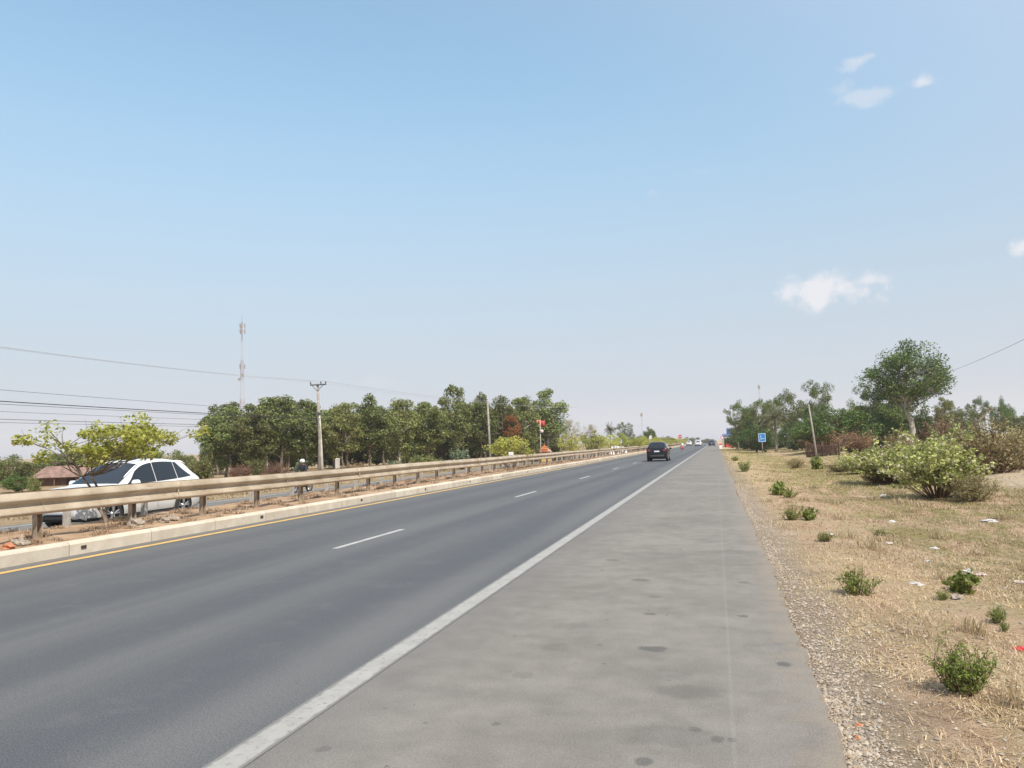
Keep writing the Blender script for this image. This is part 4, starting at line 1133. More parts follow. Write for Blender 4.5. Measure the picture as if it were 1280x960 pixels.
        for t in np.linspace(0, 1, 8):
            z0, z1 = .86 + .02 * t, 1.04
            if t < .5: rows.append([(end - .42 + t * .5, sg * (H.W(end - .42 + t * .5, z) + .008), z) for z in np.linspace(z0, z1, 4)])
            else:
                y = .84 - (t - .5) * .62; rows.append([(min(end + .01, H.U_rear(z, 0) + .014 - .05 * max(0, (y - .7))), sg * min(y, H.W(end - .17, z) + .008), z) for z in np.linspace(z0, z1, 4)])
        tl.grid(rows).build('tail_light', M['tail'], root, True)
        tag(box_part('reflector', (H.U_rear(.62, 0) - .035, sg * .66, .58), (.03, .17, .07), M['tail'], root, .008))
    # rear: plate, bumper, exhaust; front: grille, intake, plate
    box_part('number_plate', (H.U_rear(.90, 0) + .016, 0, .86), (.012, .44, .115), M['plate'], root, .003)
    bp = MB(); bp.grid([[(H.par(end)[0] - .01 - .10 * abs(t) ** 3, t * .80, z) for z in (.34, .42, .50, .56)] for t in np.linspace(-1, 1, 14)]); o = bp.build('rear_bumper', M['trim'], root, True); sd_ = o.modifiers.new('t', 'SOLIDIFY'); sd_.thickness = .05
    gr = MB(); gr.grid([[(.012 + .10 * abs(t) ** 2.2 + .10 * (z - .5) ** 2 - .02, t * .52, z) for z in np.linspace(.52, .70, 5)] for t in np.linspace(-1, 1, 13)]); o = gr.build('grille', M['trim'], root, True); sd_ = o.modifiers.new('t', 'SOLIDIFY'); sd_.thickness = .03
    it = MB(); it.grid([[(-.015 + .16 * abs(t) ** 2.4, t * .70, z) for z in (.27, .33, .40)] for t in np.linspace(-1, 1, 13)]); o = it.build('lower_intake', M['trim'], root, True); sd_ = o.modifiers.new('t', 'SOLIDIFY'); sd_.thickness = .03
    st_ = MB(); st_.tube([(-.035 + .14 * abs(t) ** 2.4, t * .70, .43 + .0 * t) for t in np.linspace(-1, 1, 15)], .022, 6); st_.build('chrome_strip', M['chrome'] if full else paint, root, True)
    an = MB(); an.tube([(3.7, 0, H.Z(3.7, 0) - .01), (3.86, 0, H.Z(3.86, 0) + .07)], [.022, .006], 6); an.build('roof_antenna', paint, root, True)
    sp = MB(); rows = [[(u, y, H.Z(3.9, y) + .006 - (u - 3.94) * .42) for y in np.linspace(-.56, .56, 9)] for u in (3.94, 4.04, 4.12)]; o = sp.grid(rows).build('spoiler', paint, root, True); sd_ = o.modifiers.new('t', 'SOLIDIFY'); sd_.thickness = .02
    return root


white = make_suv('suv_car', 'white compact SUV with dark tinted windows passing behind the guard rails', M['white_paint'], SUV_STATIONS)
white.location = (-15.72, 15.45, -0.13); white.rotation_euler = (0, 0, radians(90)); white.scale = (0.985, 1.02, 1.03)
black = make_suv('suv_car', 'black SUV seen from behind driving away on the near road', M['black_paint'], REAR_STATIONS, False)
black.location = (-4.95, 71.6, 0); black.rotation_euler = (0, 0, radians(-90))
o = box_part('reflector_glint', (4.565, -.58, .72), (.02, .13, .13), M['reflector'], black, .02)  # pale block, the sun's glint on the right side painted as colour
o['label'] = 'pale painted sun glint under the right tail light'


def swap_paint(root, mat):
    for ch in root.children:
        if ch.type == 'MESH' and ch.data.materials and ch.data.materials[0] in (M['white_paint'], M['black_paint']):
            ch.data = ch.data.copy(); ch.data.materials[0] = mat


far = copy_tree(white); far.location = (-5.1, 236, 0); far.rotation_euler = (0, 0, radians(-90)); far.scale = (1, 1, 1); far['label'] = 'tiny white car far down the road ahead of the black SUV'
far = copy_tree(white); far.location = (-8.6, 262, 0); far.rotation_euler = (0, 0, radians(-90)); far.scale = (1, 1, 1); far['label'] = 'tiny white car far down the road in the lane beside the median'
far = copy_tree(white); far.location = (-1.2, 225, 0); far.rotation_euler = (0, 0, radians(-90)); far.scale = (1, 1, 1); far['label'] = 'tiny dark blue car far down the road just right of the white edge line'
swap_paint(far, M['navy_paint'])

# ------------------------------------------------------------------ rider and motor scooter
def skin_mesh(name, verts, edges, radii, mat, sub=2, root=0):
    me = bpy.data.meshes.new(name); me.from_pydata(verts, edges, []); o = bpy.data.objects.new('tmp', me); COL.objects.link(o)
    md = o.modifiers.new('skin', 'SKIN'); md.use_smooth_shade = True
    for i, r in enumerate(radii):
        v = me.skin_vertices[0].data[i]; v.radius = (r, r) if not hasattr(r, '__len__') else r; v.use_root = (i == root)
    s = o.modifiers.new('sub', 'SUBSURF'); s.levels = sub; s.render_levels = sub
    dg = bpy.context.evaluated_depsgraph_get(); dg.update(); out = bpy.data.meshes.new_from_object(o.evaluated_get(dg)); bpy.data.objects.remove(o)
    out.name = name; out.materials.clear(); out.materials.append(mat)
    for p in out.polygons: p.use_smooth = True
    return out


M['skin'] = plain('brown_skin', (0.30, 0.17, 0.10), 0.55, var=0.1)
M['shirt'] = plain('black_jacket_cloth', (0.022, 0.022, 0.027), 0.9, var=0.3, scale=14)
M['trousers'] = plain('dark_trousers_cloth', (0.035, 0.037, 0.048), 0.9, var=0.3, scale=14)
M['helmet'] = plain('white_helmet_shell', (0.78, 0.77, 0.74), 0.25, var=0.05, coat=0.4)
M['scooter_red'] = plain('dull_red_scooter_plastic', (0.30, 0.05, 0.03), 0.3, var=0.1, coat=0.4)
M['scooter_black'] = plain('black_scooter_plastic', (0.02, 0.02, 0.022), 0.4, var=0.1)


def rider_and_scooter(loc, rz):
    s = tag(empty('motor_scooter', loc, rz), 'small dull red motor scooter under the rider, seen between the rail posts', 'motor scooter')
    for x in (-.62, .62):
        w = empty('wheel', (x, 0, .28)); w.parent = s
        MB().lathe((0, -.045, 0), (0, 1, 0), [(0, .20), (0, .25), (.02, .275), (.045, .28), (.07, .275), (.09, .25), (.09, .20)], 24, True).build('tyre', M['tyre'], w, True)
        rm = MB(); rm.lathe((0, -.03, 0), (0, 1, 0), [(0, .205), (.06, .205), (.06, .18), (0, .18)], 24, True); rm.lathe((0, -.05, 0), (0, 1, 0), [(0, .045), (.1, .045)], 10)
        for a in range(6): rm.tube([(0, 0, 0), (cos(a * pi / 3) * .19, 0, sin(a * pi / 3) * .19)], .012, 5)
        rm.build('rim', M['rim'], w)
    b = MB(); b.grid([[(x, y * wd, z + cr * (1 - y * y)) for y in np.linspace(-1, 1, 7)] for x, z, wd, cr in ((-.80, .62, .06, .03), (-.6, .60, .12, .10), (-.35, .55, .15, .14), (-.1, .46, .15, .12), (.08, .36, .13, .06), (.22, .33, .10, .05), (.34, .42, .10, .06), (.44, .62, .14, .05), (.50, .82, .15, .04), (.52, .94, .10, .03))])
    o = b.build('body_shell', M['scooter_red'], s, True); sd_ = o.modifiers.new('t', 'SOLIDIFY'); sd_.thickness = .16; sd_.offset = -1; 
    st = MB(); st.grid([[(x, y * wd, z - .03 * y * y) for y in np.linspace(-1, 1, 5)] for x, z, wd in ((-.70, .79, .08), (-.5, .79, .13), (-.2, .76, .13), (.02, .72, .08))]); o = st.build('seat', M['scooter_black'], s, True); sd_ = o.modifiers.new('t', 'SOLIDIFY'); sd_.thickness = .07
    fk = MB(); fk.tube([(.62, .07, .28), (.54, .07, .60), (.46, .02, .95)], .02, 6); fk.tube([(.62, -.07, .28), (.54, -.07, .60), (.46, -.02, .95)], .02, 6); fk.build('fork', M['scooter_black'], s)
    hb = MB(); hb.tube([(.34, .34, 1.0), (.42, .2, 1.02), (.45, 0, .99), (.42, -.2, 1.02), (.34, -.34, 1.0)], .016, 6); hb.build('handlebar', M['scooter_black'], s)
    hl = MB(); hl.lathe((.47, 0, .93), (1, 0, -.1), [(0, .05), (.06, .085), (.09, .08), (.10, .05)], 14); hl.build('headlight', M['lamp'], s, True)
    fm = MB(); fm.grid([[(.62 + cos(a) * .31, y, .28 + sin(a) * .31) for y in (-.06, 0, .06)] for a in np.linspace(.3, 2.6, 9)]); o = fm.build('mudguard', M['scooter_red'], s, True)
    for sg in (1, -1):
        mr = MB(); mr.tube([(.38, sg * .25, 1.02), (.38, sg * .3, 1.16)], .007, 5); mr.lathe((.37, sg * .31, 1.19), (1, 0, 0), [(0, .055), (.02, .05)], 12); mr.build('mirror', M['scooter_black'], s)
    ex = MB(); ex.tube([(-.1, -.13, .28), (-.5, -.15, .30), (-.8, -.15, .36)], [.025, .05, .045], 8); ex.build('exhaust', M['scooter_black'], s, True)
    # the person: one continuous figure (x forward)
    p = tag(empty('person', loc, rz), 'rider in black jacket and white helmet on the motor scooter', 'person')
    V = [(-.22, 0, .88), (-.20, 0, 1.05), (-.15, 0, 1.22), (-.11, 0, 1.34), (-.09, 0, 1.42), (-.07, 0, 1.49), (-.05, 0, 1.58)]
    R = [(.15, .17), (.135, .16), (.13, .185), (.10, .17), (.055, .06), (.065, .06), (.09, .085)]
    E = [(0, 1), (1, 2), (2, 3), (3, 4), (4, 5), (5, 6)]
    def chain(start, pts, rr):
        a = start
        for q, r in zip(pts, rr): V.append(q); R.append(r); E.append((a, len(V) - 1)); a = len(V) - 1
        return a
    for sg in (1, -1):
        h = chain(3, [(-.11, sg * .19, 1.33), (-.02, sg * .25, 1.16), (.06, sg * .29, 1.07), (.24, sg * .32, 1.04), (.32, sg * .33, 1.03)], [.07, .052, .046, .036, .03])
        chain(0, [(-.16, sg * .11, .86), (.10, sg * .16, .80), (.20, sg * .16, .78), (.16, sg * .14, .55), (.12, sg * .12, .42)], [.10, .085, .072, .055, .042])
    body = link('body', skin_mesh('body', V, E, R, M['skin'], 2), p)
    # arms/legs are dressed: jacket and trousers as outer shells
    jv = V[:5]; jr = [(a[0] + .02, a[1] + .02) if hasattr(a, '__len__') else a + .02 for a in R[:4]] + [(.075, .08)]
    JV, JR, JE = list(jv), list(jr), [(0, 1), (1, 2), (2, 3), (3, 4)]
    TV, TR, TE = [V[0], V[1]], [(.17, .185), (.14, .165)], [(0, 1)]
    for sg in (1, -1):
        a = 3
        for q, r in zip([(-.11, sg * .19, 1.33), (-.02, sg * .25, 1.16), (.06, sg * .29, 1.07), (.22, sg * .32, 1.04)], [.09, .072, .064, .05]):
            JV.append(q); JR.append((r, r)); JE.append((a, len(JV) - 1)); a = len(JV) - 1
        a = 0
        for q, r in zip([(-.16, sg * .11, .86), (.10, sg * .16, .80), (.20, sg * .16, .78), (.16, sg * .14, .55), (.13, sg * .125, .44)], [.12, .102, .09, .072, .062]):
            TV.append(q); TR.append((r, r)); TE.append((a, len(TV) - 1)); a = len(TV) - 1
        hand = MB()
        for f in range(4): hand.tube([(.32, sg * (.30 + f * .021), 1.035), (.365, sg * (.30 + f * .021), 1.025), (.372, sg * (.30 + f * .021), .995), (.345, sg * (.30 + f * .021), .98)], [.011, .011, .010, .008], 6)
        hand.tube([(.31, sg * .295, 1.02), (.325, sg * .275, .995), (.35, sg * .28, .985)], [.013, .012, .009], 6); hand.build('fingers', M['skin'], p, True)
        sh = MB(); sh.tube([(.07, sg * .12, .40), (.12, sg * .12, .385), (.22, sg * .13, .375), (.28, sg * .13, .37)], [.04, .05, .045, .03], 8); sh.build('shoe', M['scooter_black'], p, True)
    link('jacket', skin_mesh('jacket', JV, JE, JR, M['shirt'], 2), p); link('trousers', skin_mesh('trousers', TV, TE, TR, M['trousers'], 2), p)
    fc = MB()
    for sg in (1, -1): fc.lathe((.035, sg * .032, 1.575), (1, 0, 0), [(0, .013), (.008, .008)], 8)
    fc.build('eye', M['scooter_black'], p); nz = MB(); nz.tube([(.03, 0, 1.575), (.055, 0, 1.545), (.035, 0, 1.535)], [.010, .016, .012], 6); nz.build('nose', M['skin'], p, True)
    mo = MB(); mo.tube([(.025, -.022, 1.508), (.034, 0, 1.506), (.025, .022, 1.508)], .006, 5); mo.build('mouth', M['trousers'], p)
    he = MB(); he.lathe((-.06, 0, 1.53), (.05, 0, 1), [(-.02, .118), (.03, .128), (.08, .125), (.12, .105), (.15, .07), (.163, .02)], 20); he.tube([(.03, -.09, 1.60), (.09, -.05, 1.60), (.10, 0, 1.60), (.09, .05, 1.60), (.03, .09, 1.60)], .012, 6)
    he.build('helmet', M['helmet'], p, True)


rider_and_scooter((-20.3, 35.0, -0.40), radians(-96))

# ------------------------------------------------------------------ poles, masts, wires
M['pole'] = plain('weathered_concrete_pole', (0.30, 0.27, 0.23), 0.85, var=0.25, scale=4, bump=0.3)
M['pole_light'] = plain('pale_concrete_pole', (0.50, 0.46, 0.40), 0.85, var=0.2, scale=4, bump=0.3)
M['iron'] = plain('dark_galvanised_iron', (0.13, 0.13, 0.13), 0.6, 0.4, 0.2)
M['insul'] = plain('brown_porcelain', (0.10, 0.06, 0.05), 0.3, 0, 0.1)
M['wire'] = plain('black_cable', (0.035, 0.035, 0.038), 0.7)
M['wire_alu'] = plain('grey_bare_wire', (0.40, 0.41, 0.43), 0.5, 0.2)
PX, PY = sight(399, 560, 50).x, 50.0


def crossarm_pole(loc, H, label, brace=True):
    root = tag(empty('utility_pole', loc, 0), label, 'utility pole')
    MB().tube([(0, 0, -.3), (0.05, 0, H * .5), (-0.10, 0, H)], [.135, .115, .085], 10).build('pole', M['pole'], root, True)
    if brace:
        MB().tube([(.24, .1, -.3), (.13, .05, H * .35), (.02, -.02, H * .70)], [.12, .10, .08], 10).build('stay_pole', M['pole_light'], root, True)
    xa = MB(); xa.box((0, -.1, H - .12), (1.25, .08, .09)); xa.tube([(-.06, -.1, H - .55), (.42, -.1, H - .14)], .022, 5); xa.tube([(-.12, -.1, H - .55), (-.5, -.1, H - .14)], .022, 5); xa.build('crossarm', M['iron'], root)
    for x in (-.6, .22, .6):
        MB().lathe((x, -.1, H - .07), (0, 0, 1), [(0, .02), (.05, .05), (.09, .035), (.12, .055), (.17, .03), (.20, .02)], 10).build('insulator', M['insul'], root, True)
    MB().box((.0, -.1, H * .70), (.28, .2, .14)).build('clamp', M['iron'], root)
    return root


Zp = gz(PX, PY); Hp = sight(399, 479, PY).z - Zp
crossarm_pole((PX, PY, Zp), Hp, 'concrete utility pole with steel crossarm and a pale stay pole against the grove')
crossarm_pole((PX - .3, 4.5, Zp), Hp, 'concrete utility pole with crossarm standing outside the left edge of the photograph')


def plain_pole(px, top, Y, r, label, lean, mat='pole_light', extra=True, base=None):
    p = sight(px, 560, Y) if base is None else base; z = gz(p.x, Y); H = sight(px, top, Y).z - z
    root = tag(empty('utility_pole', (p.x, Y, z)), label, 'utility pole')
    MB().tube([(-lean * -1 * 0, 0, -.3), (lean * .5, 0, H * .5), (lean, 0, H)], [r, r * .85, r * .65], 9).build('pole', M[mat], root, True)
    if extra:
        b = MB(); b.tube([(lean - .12, 0, H - .18), (lean + .12, 0, H - .18)], .03, 5); b.lathe((lean - .1, -.02, H - .18), (0, -1, 0), [(0, .04), (.12, .04)], 8); b.build('bracket', M['iron'], root)
    return root


plain_pole(613, 500, 72, .13, 'plain thin grey pole without crossarm before the middle of the left grove', -.18, 'pole')
plain_pole(701, 527, 108, .12, 'short grey pole at the right end of the left grove', -.15, 'pole')
b = ground_at(1022, 576)
plain_pole(1022, 505, b.y, .085, 'plain leaning pole in front of the dome shaped dark tree', -.42, 'pole', True, b)
b = sight(422, 590, 44); z = gz(b.x, 44)
r = tag(empty('concrete_post', (b.x, 44, z)), 'short square concrete post standing right of the crossarm pole', 'post')
o = MB().box((0, 0, .75), (.24, .2, 1.9)).build('shaft', M['pole_light'], r); bevel(o, .02); o = MB().box((0, 0, 1.715), (.20, .16, .035), taper=.6).build('cap', M['pole_light'], r)


def wire(a, b, sag, r, label, mat='wire', group='overhead cables on the left'):
    a, b = Vector(a), Vector(b); pts = [a.lerp(b, i / 24) + Vector((0, 0, -sag * 4 * (i / 24) * (1 - i / 24))) for i in range(25)]
    mid = a.lerp(b, .5); o = MB().tube([p - mid for p in pts], r, 5).build('power_line', M[mat]); o.location = mid
    return tag(o, label, 'cable', group)


Ht = Zp + Hp
for i, (dx, lab) in enumerate(((-.6, 'thin bare top wire running to the left end of the crossarm'), (.22, 'thin bare top wire running to the middle insulator of the crossarm'), (.6, 'thin bare top wire running to the right end of the crossarm'))):
    wire((PX - .3 + dx, 4.5, Ht + .12), (PX + dx, PY - .1, Ht + .12), .42 + .08 * i, .0065, lab, 'wire_alu')
    wire((PX + dx, PY - .1, Ht + .12), (PX + 9 + dx, 108, Ht + .3), .5, .006, lab.replace('running to', 'leaving to the right from'), 'wire_alu')
for z0, z1, sg, rr, lab in ((4.75, 4.35, .12, .008, 'thin low voltage cable, topmost of the lower bunch left of the pole'), (4.28, 3.98, .15, .02, 'thick black cable, most visible line above the yellow green median tree'),
                            (4.05, 3.90, .10, .010, 'thin cable directly under the thick black cable'), (3.75, 3.65, .12, .007, 'faint thin cable in the middle of the lower bunch'),
                            (3.45, 3.42, .16, .011, 'second lowest black cable above the median tree'), (3.20, 3.30, .10, .008, 'lowest thin cable of the bunch')):
    wire((PX - .2, 4.5, z0), (PX + .12, PY - .1, z1), sg, rr, lab)
a = sight(1192, 455, 62); b = sight(1300, 403, 40)
wire(a + (a - b) * .9, b + (b - a) * .8, .5, .009, 'single thin cable slanting up to the right edge beside the tallest eucalyptus', 'wire', 'cable on the right')

# telecom tower
M['redwhite_r'] = plain('faded_red_lattice', (0.24, 0.14, 0.13), 0.6, 0, 0.1); M['redwhite_w'] = plain('white_lattice', (0.43, 0.45, 0.50), 0.6, 0, 0.1)
tp = sight(302, 550, 350); tz = gz(tp.x, 350); TH = sight(302, 402, 350).z - tz
tw = tag(empty('telecom_tower', (tp.x, 350, tz)), 'tall slim lattice telecom tower with antennas behind the left trees', 'telecom tower')
nb = 7
for k in range(nb):
    z0, z1 = TH * k / nb, TH * (k + 1) / nb; mb = MB()
    def hw(z): return 2.3 * (1 - z / TH) ** 1.2 + .26
    n = 5
    for q in range(n):
        a, b_ = z0 + (z1 - z0) * q / n, z0 + (z1 - z0) * (q + 1) / n; A = [(hw(a) * cos(t), hw(a) * sin(t), a) for t in (0.5, 2.6, 4.7)]; B = [(hw(b_) * cos(t), hw(b_) * sin(t), b_) for t in (0.5, 2.6, 4.7)]
        for i in range(3):
            mb.tube([A[i], B[i]], .06, 4); mb.tube([A[i], B[(i + 1) % 3]], .045, 4); mb.tube([A[(i + 1) % 3], B[i]], .045, 4); mb.tube([A[i], A[(i + 1) % 3]], .04, 4)
    mb.build('lattice_section', M['redwhite_w' if k % 2 else 'redwhite_r'], tw)
for zz in (TH - 2.2, TH - 5.2, TH * .665):
    for i in range(3):
        t = .5 + i * 2.1; MB().box((1.5 * cos(t), 1.5 * sin(t), zz), (.45, .45, 2.3)).tube([(0.3 * cos(t), .3 * sin(t), zz), (1.5 * cos(t), 1.5 * sin(t), zz)], .07, 4).build('antenna_panel', M['pole'], tw)
MB().lathe((1.0, -.6, TH * .60), (0, -1, .0), [(0, .2), (.3, 1.0), (.45, 1.0)], 16).build('dish', M['pole'], tw); MB().lathe((-.9, -.6, TH * .57), (0, -1, .0), [(0, .2), (.3, .8), (.45, .8)], 16).build('dish', M['pole'], tw)
MB().tube([(0, 0, TH), (0, 0, TH + 3.5)], .06, 5).build('lightning_rod', M['iron'], tw)
for px, top, lab in ((952, 481, 'thin antenna mast rising behind the right hand trees'), (803, 516, 'very faint thin mast in the haze above the black car')):
    mp = sight(px, 550, 400); mz = gz(mp.x, 400); MH = sight(px, top, 400).z - mz
    rt = tag(empty('antenna_mast', (mp.x, 400, mz)), lab, 'antenna mast'); mb = MB()
    for t in (0, 2.1, 4.2): mb.tube([(.5 * cos(t), .5 * sin(t), 0), (.25 * cos(t), .25 * sin(t), MH)], .07, 4)
    for q in range(20): mb.tube([(.4 * cos(q * 2.1), .4 * sin(q * 2.1), MH * q / 20), (.4 * cos((q + 1) * 2.1), .4 * sin((q + 1) * 2.1), MH * (q + 1) / 20)], .05, 4)
    mb.build('lattice', M['redwhite_w'], rt); MB().box((0, 0, MH - 1.0), (1.1, 1.1, 1.6)).build('antenna_panel', M['pole'], rt)

# ------------------------------------------------------------------ buildings, stalls, signs
M['rust'] = plain('rusty_roof_sheet', (0.235, 0.145, 0.115), 0.8, 0.1, 0.3, 2.5); M['darkwood'] = plain('dark_red_brown_boards', (0.15, 0.085, 0.06), 0.85, 0, 0.35, 3)
hp = sight(84, 600, 54); hz = gz(hp.x, 54)
hs = tag(empty('low_house', (hp.x, 54, hz), radians(40)), 'low house with a rusty red roof behind the bonnet of the white car', 'house')
mb = MB(); mb.box((0, 0, .45), (4.2, 2.6, .9)); mb.build('wall', M['darkwood'], hs)
mb = MB(); e, rg = .72, 1.62
mb.grid([[(-2.6, -1.8, e), (-1.5, -.02, rg), (-1.5, .02, rg), (-2.6, 1.8, e)], [(2.6, -1.8, e), (1.5, -.02, rg), (1.5, .02, rg), (2.6, 1.8, e)]]); n = len(mb.v); mb.v += [(-2.6, -1.8, e), (-1.5, 0, rg), (-2.6, 1.8, e), (2.6, -1.8, e), (1.5, 0, rg), (2.6, 1.8, e)]; mb.face(n, n + 1, n + 2); mb.face(n + 5, n + 4, n + 3)
o = mb.build('roof', M['rust'], hs); sd_ = o.modifiers.new('t', 'SOLIDIFY'); sd_.thickness = .06
for x in (-2.3, -.8, .8, 2.3): MB().tube([(x, -1.65, -.2), (x, -1.65, .78)], .05, 6).build('veranda_post', M['darkwood'], hs)
MB().box((.4, -1.302, .42), (.7, .04, .8)).build('door', M['hole'], hs)

M['orange'] = plain('orange_painted_plaster', (0.46, 0.16, 0.06), 0.7, 0, 0.3, 4); M['pinkwhite'] = plain('pinkish_white_cloth', (0.66, 0.50, 0.46), 0.8, 0, 0.2, 4); M['yellowp'] = plain('yellow_painted_plaster', (0.68, 0.45, 0.12), 0.7, 0, 0.2, 4); M['redcloth'] = plain('faded_red_cloth', (0.50, 0.07, 0.06), 0.8, 0, 0.2, 6)
sp = sight(681, 565, 94); sz = gz(sp.x, 94)
sh = tag(empty('roadside_shrine', (sp.x, 94, sz)), 'small orange roadside shrine with pale cloth and red banners', 'shrine'); sh.scale = (.72, .72, .80)
mb = MB(); mb.box((0, 0, .35), (1.9, 1.4, .7)); mb.box((0, 0, .74), (2.1, 1.6, .09)); o = mb.build('plinth', M['yellowp'], sh)
mb = MB()
for x in (-.75, .75):
    for y in (-.5, .5): mb.box((x, y, 1.25), (.14, .14, .95))
mb.box((.0, .45, 1.2), (1.4, .08, .85)); mb.build('cella', M['orange'], sh)
mb = MB()
for k, (w, z) in enumerate(((1.15, 1.72), (.85, 2.02), (.52, 2.30))):
    mb.box((0, 0, z), (2 * w, 1.5 * w, .10)); mb.box((0, 0, z + .14), (2 * w * .8, 1.5 * w * .8, .18), taper=.7)
mb.lathe((0, 0, 2.4), (0, 0, 1), [(0, .18), (.25, .1), (.7, .02)], 8); mb.build('roof', M['orange'], sh)
MB().box((.82, -.58, 1.2), (.5, .05, .9)).build('banner', M['redcloth'], sh); MB().box((-.35, -.62, 1.32), (.7, .05, .35)).build('cloth', M['pinkwhite'], sh); MB().box((.95, -.7, 1.75), (.8, .1, .5), taper=.6).build('cloth', M['pinkwhite'], sh)
fpx = sight(676, 565, 93)
fp = tag(empty('flag_pole', (fpx.x, 93, gz(fpx.x, 93))), 'thin pale pole with red and pinkish flags rising over the orange shrine', 'flag pole')
FH = sight(676, 524, 93).z - gz(fpx.x, 93)
MB().tube([(0, 0, -.2), (0, 0, FH * .5), (.02, 0, FH)], [.07, .06, .04], 7).build('pole', M['pole_light'], fp, True)
for nm, x0, z0, w, h, mt in (('flag', .04, FH - .9, .55, .75, 'redcloth'), ('flag', -.42, FH - .55, .4, .5, 'orange'), ('lantern', .22, FH - 1.5, .4, .4, 'pinkwhite')):
    if nm == 'flag':
        mb = MB(); mb.grid([[(x0 + w * i / 8, .06 * sin(i * .9 + x0 * 5), z0 + h * j - .05 * i / 8) for j in (0, .5, 1)] for i in range(9)]); o = mb.build('flag', M[mt], fp, True); sd_ = o.modifiers.new('t', 'SOLIDIFY'); sd_.thickness = .01
    else: MB().lathe((x0, 0, z0), (0, 0, 1), [(-.22, .08), (-.1, .2), (.1, .2), (.22, .08)], 12).build('lantern', M[mt], fp, True)

# roadside stall and signs far down on the right
M['blue_tarp'] = plain('faded_blue_tarpaulin', (0.09, 0.13, 0.30), 0.7, 0, 0.2, 3); M['dullred'] = plain('dull_red_panel', (0.33, 0.06, 0.07), 0.7, 0, 0.25, 3); M['sign_blue'] = plain('blue_sign_face', (0.015, 0.21, 0.55), 0.4, 0, 0.06, 4); M['sign_white'] = plain('white_sign_face', (0.74, 0.73, 0.70), 0.45, 0, 0.08, 4); M['sign_red'] = plain('red_sign_face', (0.55, 0.03, 0.04), 0.45, 0, 0.08, 4)
rs = tag(empty('roadside_stall', (3.6, 196, gz(3.6, 196))), 'dull red roadside stall with a blue tarpaulin roof far along the right verge', 'stall')
mb = MB(); mb.box((0, 0, 1.1), (3.4, 3.0, 2.2)); mb.build('wall', M['dullred'], rs)
mb = MB(); mb.grid([[(-2.1, -2.6, 2.5), (-2.1, -.2, 3.2), (-2.1, 1.8, 2.6)], [(2.1, -2.6, 2.5), (2.1, -.2, 3.2), (2.1, 1.8, 2.6)]]); o = mb.build('roof', M['blue_tarp'], rs); sd_ = o.modifiers.new('t', 'SOLIDIFY'); sd_.thickness = .08
mb = MB(); mb.box((-.3, -.4, 3.9), (1.5, .2, 1.5)); mb.build('upper_board', M['blue_tarp'], rs)
for x in (-1.9, 1.9): MB().tube([(x, -2.45, -.2), (x, -2.45, 2.55)], .06, 6).build('roof_post', M['pole'], rs)
MB().box((0, -1.9, .5), (2.6, .8, 1.0)).build('counter', M['redcloth'], rs); MB().box((.9, -1.515, 1.5), (.9, .03, .7)).build('pale_board', M['sign_white'], rs)


def sign(name, px, top, bot, Y, kind, label, cat, gzv=None, x=None):
    c = sight(px, (top + bot) / 2, Y); s = px_size(c); z = gz(c.x, Y) if gzv is None else gzv
    root = tag(empty(name, (c.x, Y, z)), label, cat); h = (bot - top) * s; zc = c.z - z
    MB().tube([(0, .06, -.3), (0, .06, zc + h * .4)], .055, 8).build('post', M['pole'], root, True)
    if kind == 'blue':
        o = MB().box((0, 0, zc), (h * .82, .03, h)).build('panel', M['sign_blue'], root); bevel(o, .01)
        f = MB(); w2, h2 = h * .41 - .07, h / 2 - .07
        for a in ((0, zc + h2, 2 * w2, .05), (0, zc - h2, 2 * w2, .05), (-w2, zc, .05, 2 * h2 + .05), (w2, zc, .05, 2 * h2 + .05)): f.box((a[0], -.018, a[1]), (a[2] - (.05 if a[3] == .05 else 0), .006, a[3] - .0))
        f.build('border', M['sign_white'], root)
        g_ = MB(); g_.box((-.12 * h, -.018, zc + .02 * h), (.05 * h, .006, .5 * h)); g_.box((.10 * h, -.018, zc - .12 * h), (.3 * h, .006, .05 * h)); g_.build('pictogram', M['sign_white'], root)
    elif kind == 'round':
        MB().lathe((0, .02, zc), (0, -1, 0), [(0, h / 2), (.03, h / 2)], 28).build('panel', M['sign_red'], root)
        MB().box((0, -.018, zc - h * .02), (h * .66, .01, h * .17)).build('bar', M['sign_white'], root)
    elif kind == 'ring':
        MB().lathe((0, .02, zc), (0, -1, 0), [(0, h / 2), (.03, h / 2)], 28).build('panel', M['sign_red'], root); MB().lathe((0, -.012, zc), (0, -1, 0), [(0, h * .34), (.008, h * .34)], 28).build('face', M['sign_white'], root)
    else:
        o = MB().box((0, 0, zc), (h * .6, .03, h)).build('panel', M['sign_white'], root); bevel(o, .01); MB().box((0, -.02, zc + h * .62), (h * .3, .03, h * .25)).build('top_plate', M['orange'], root)
    return root


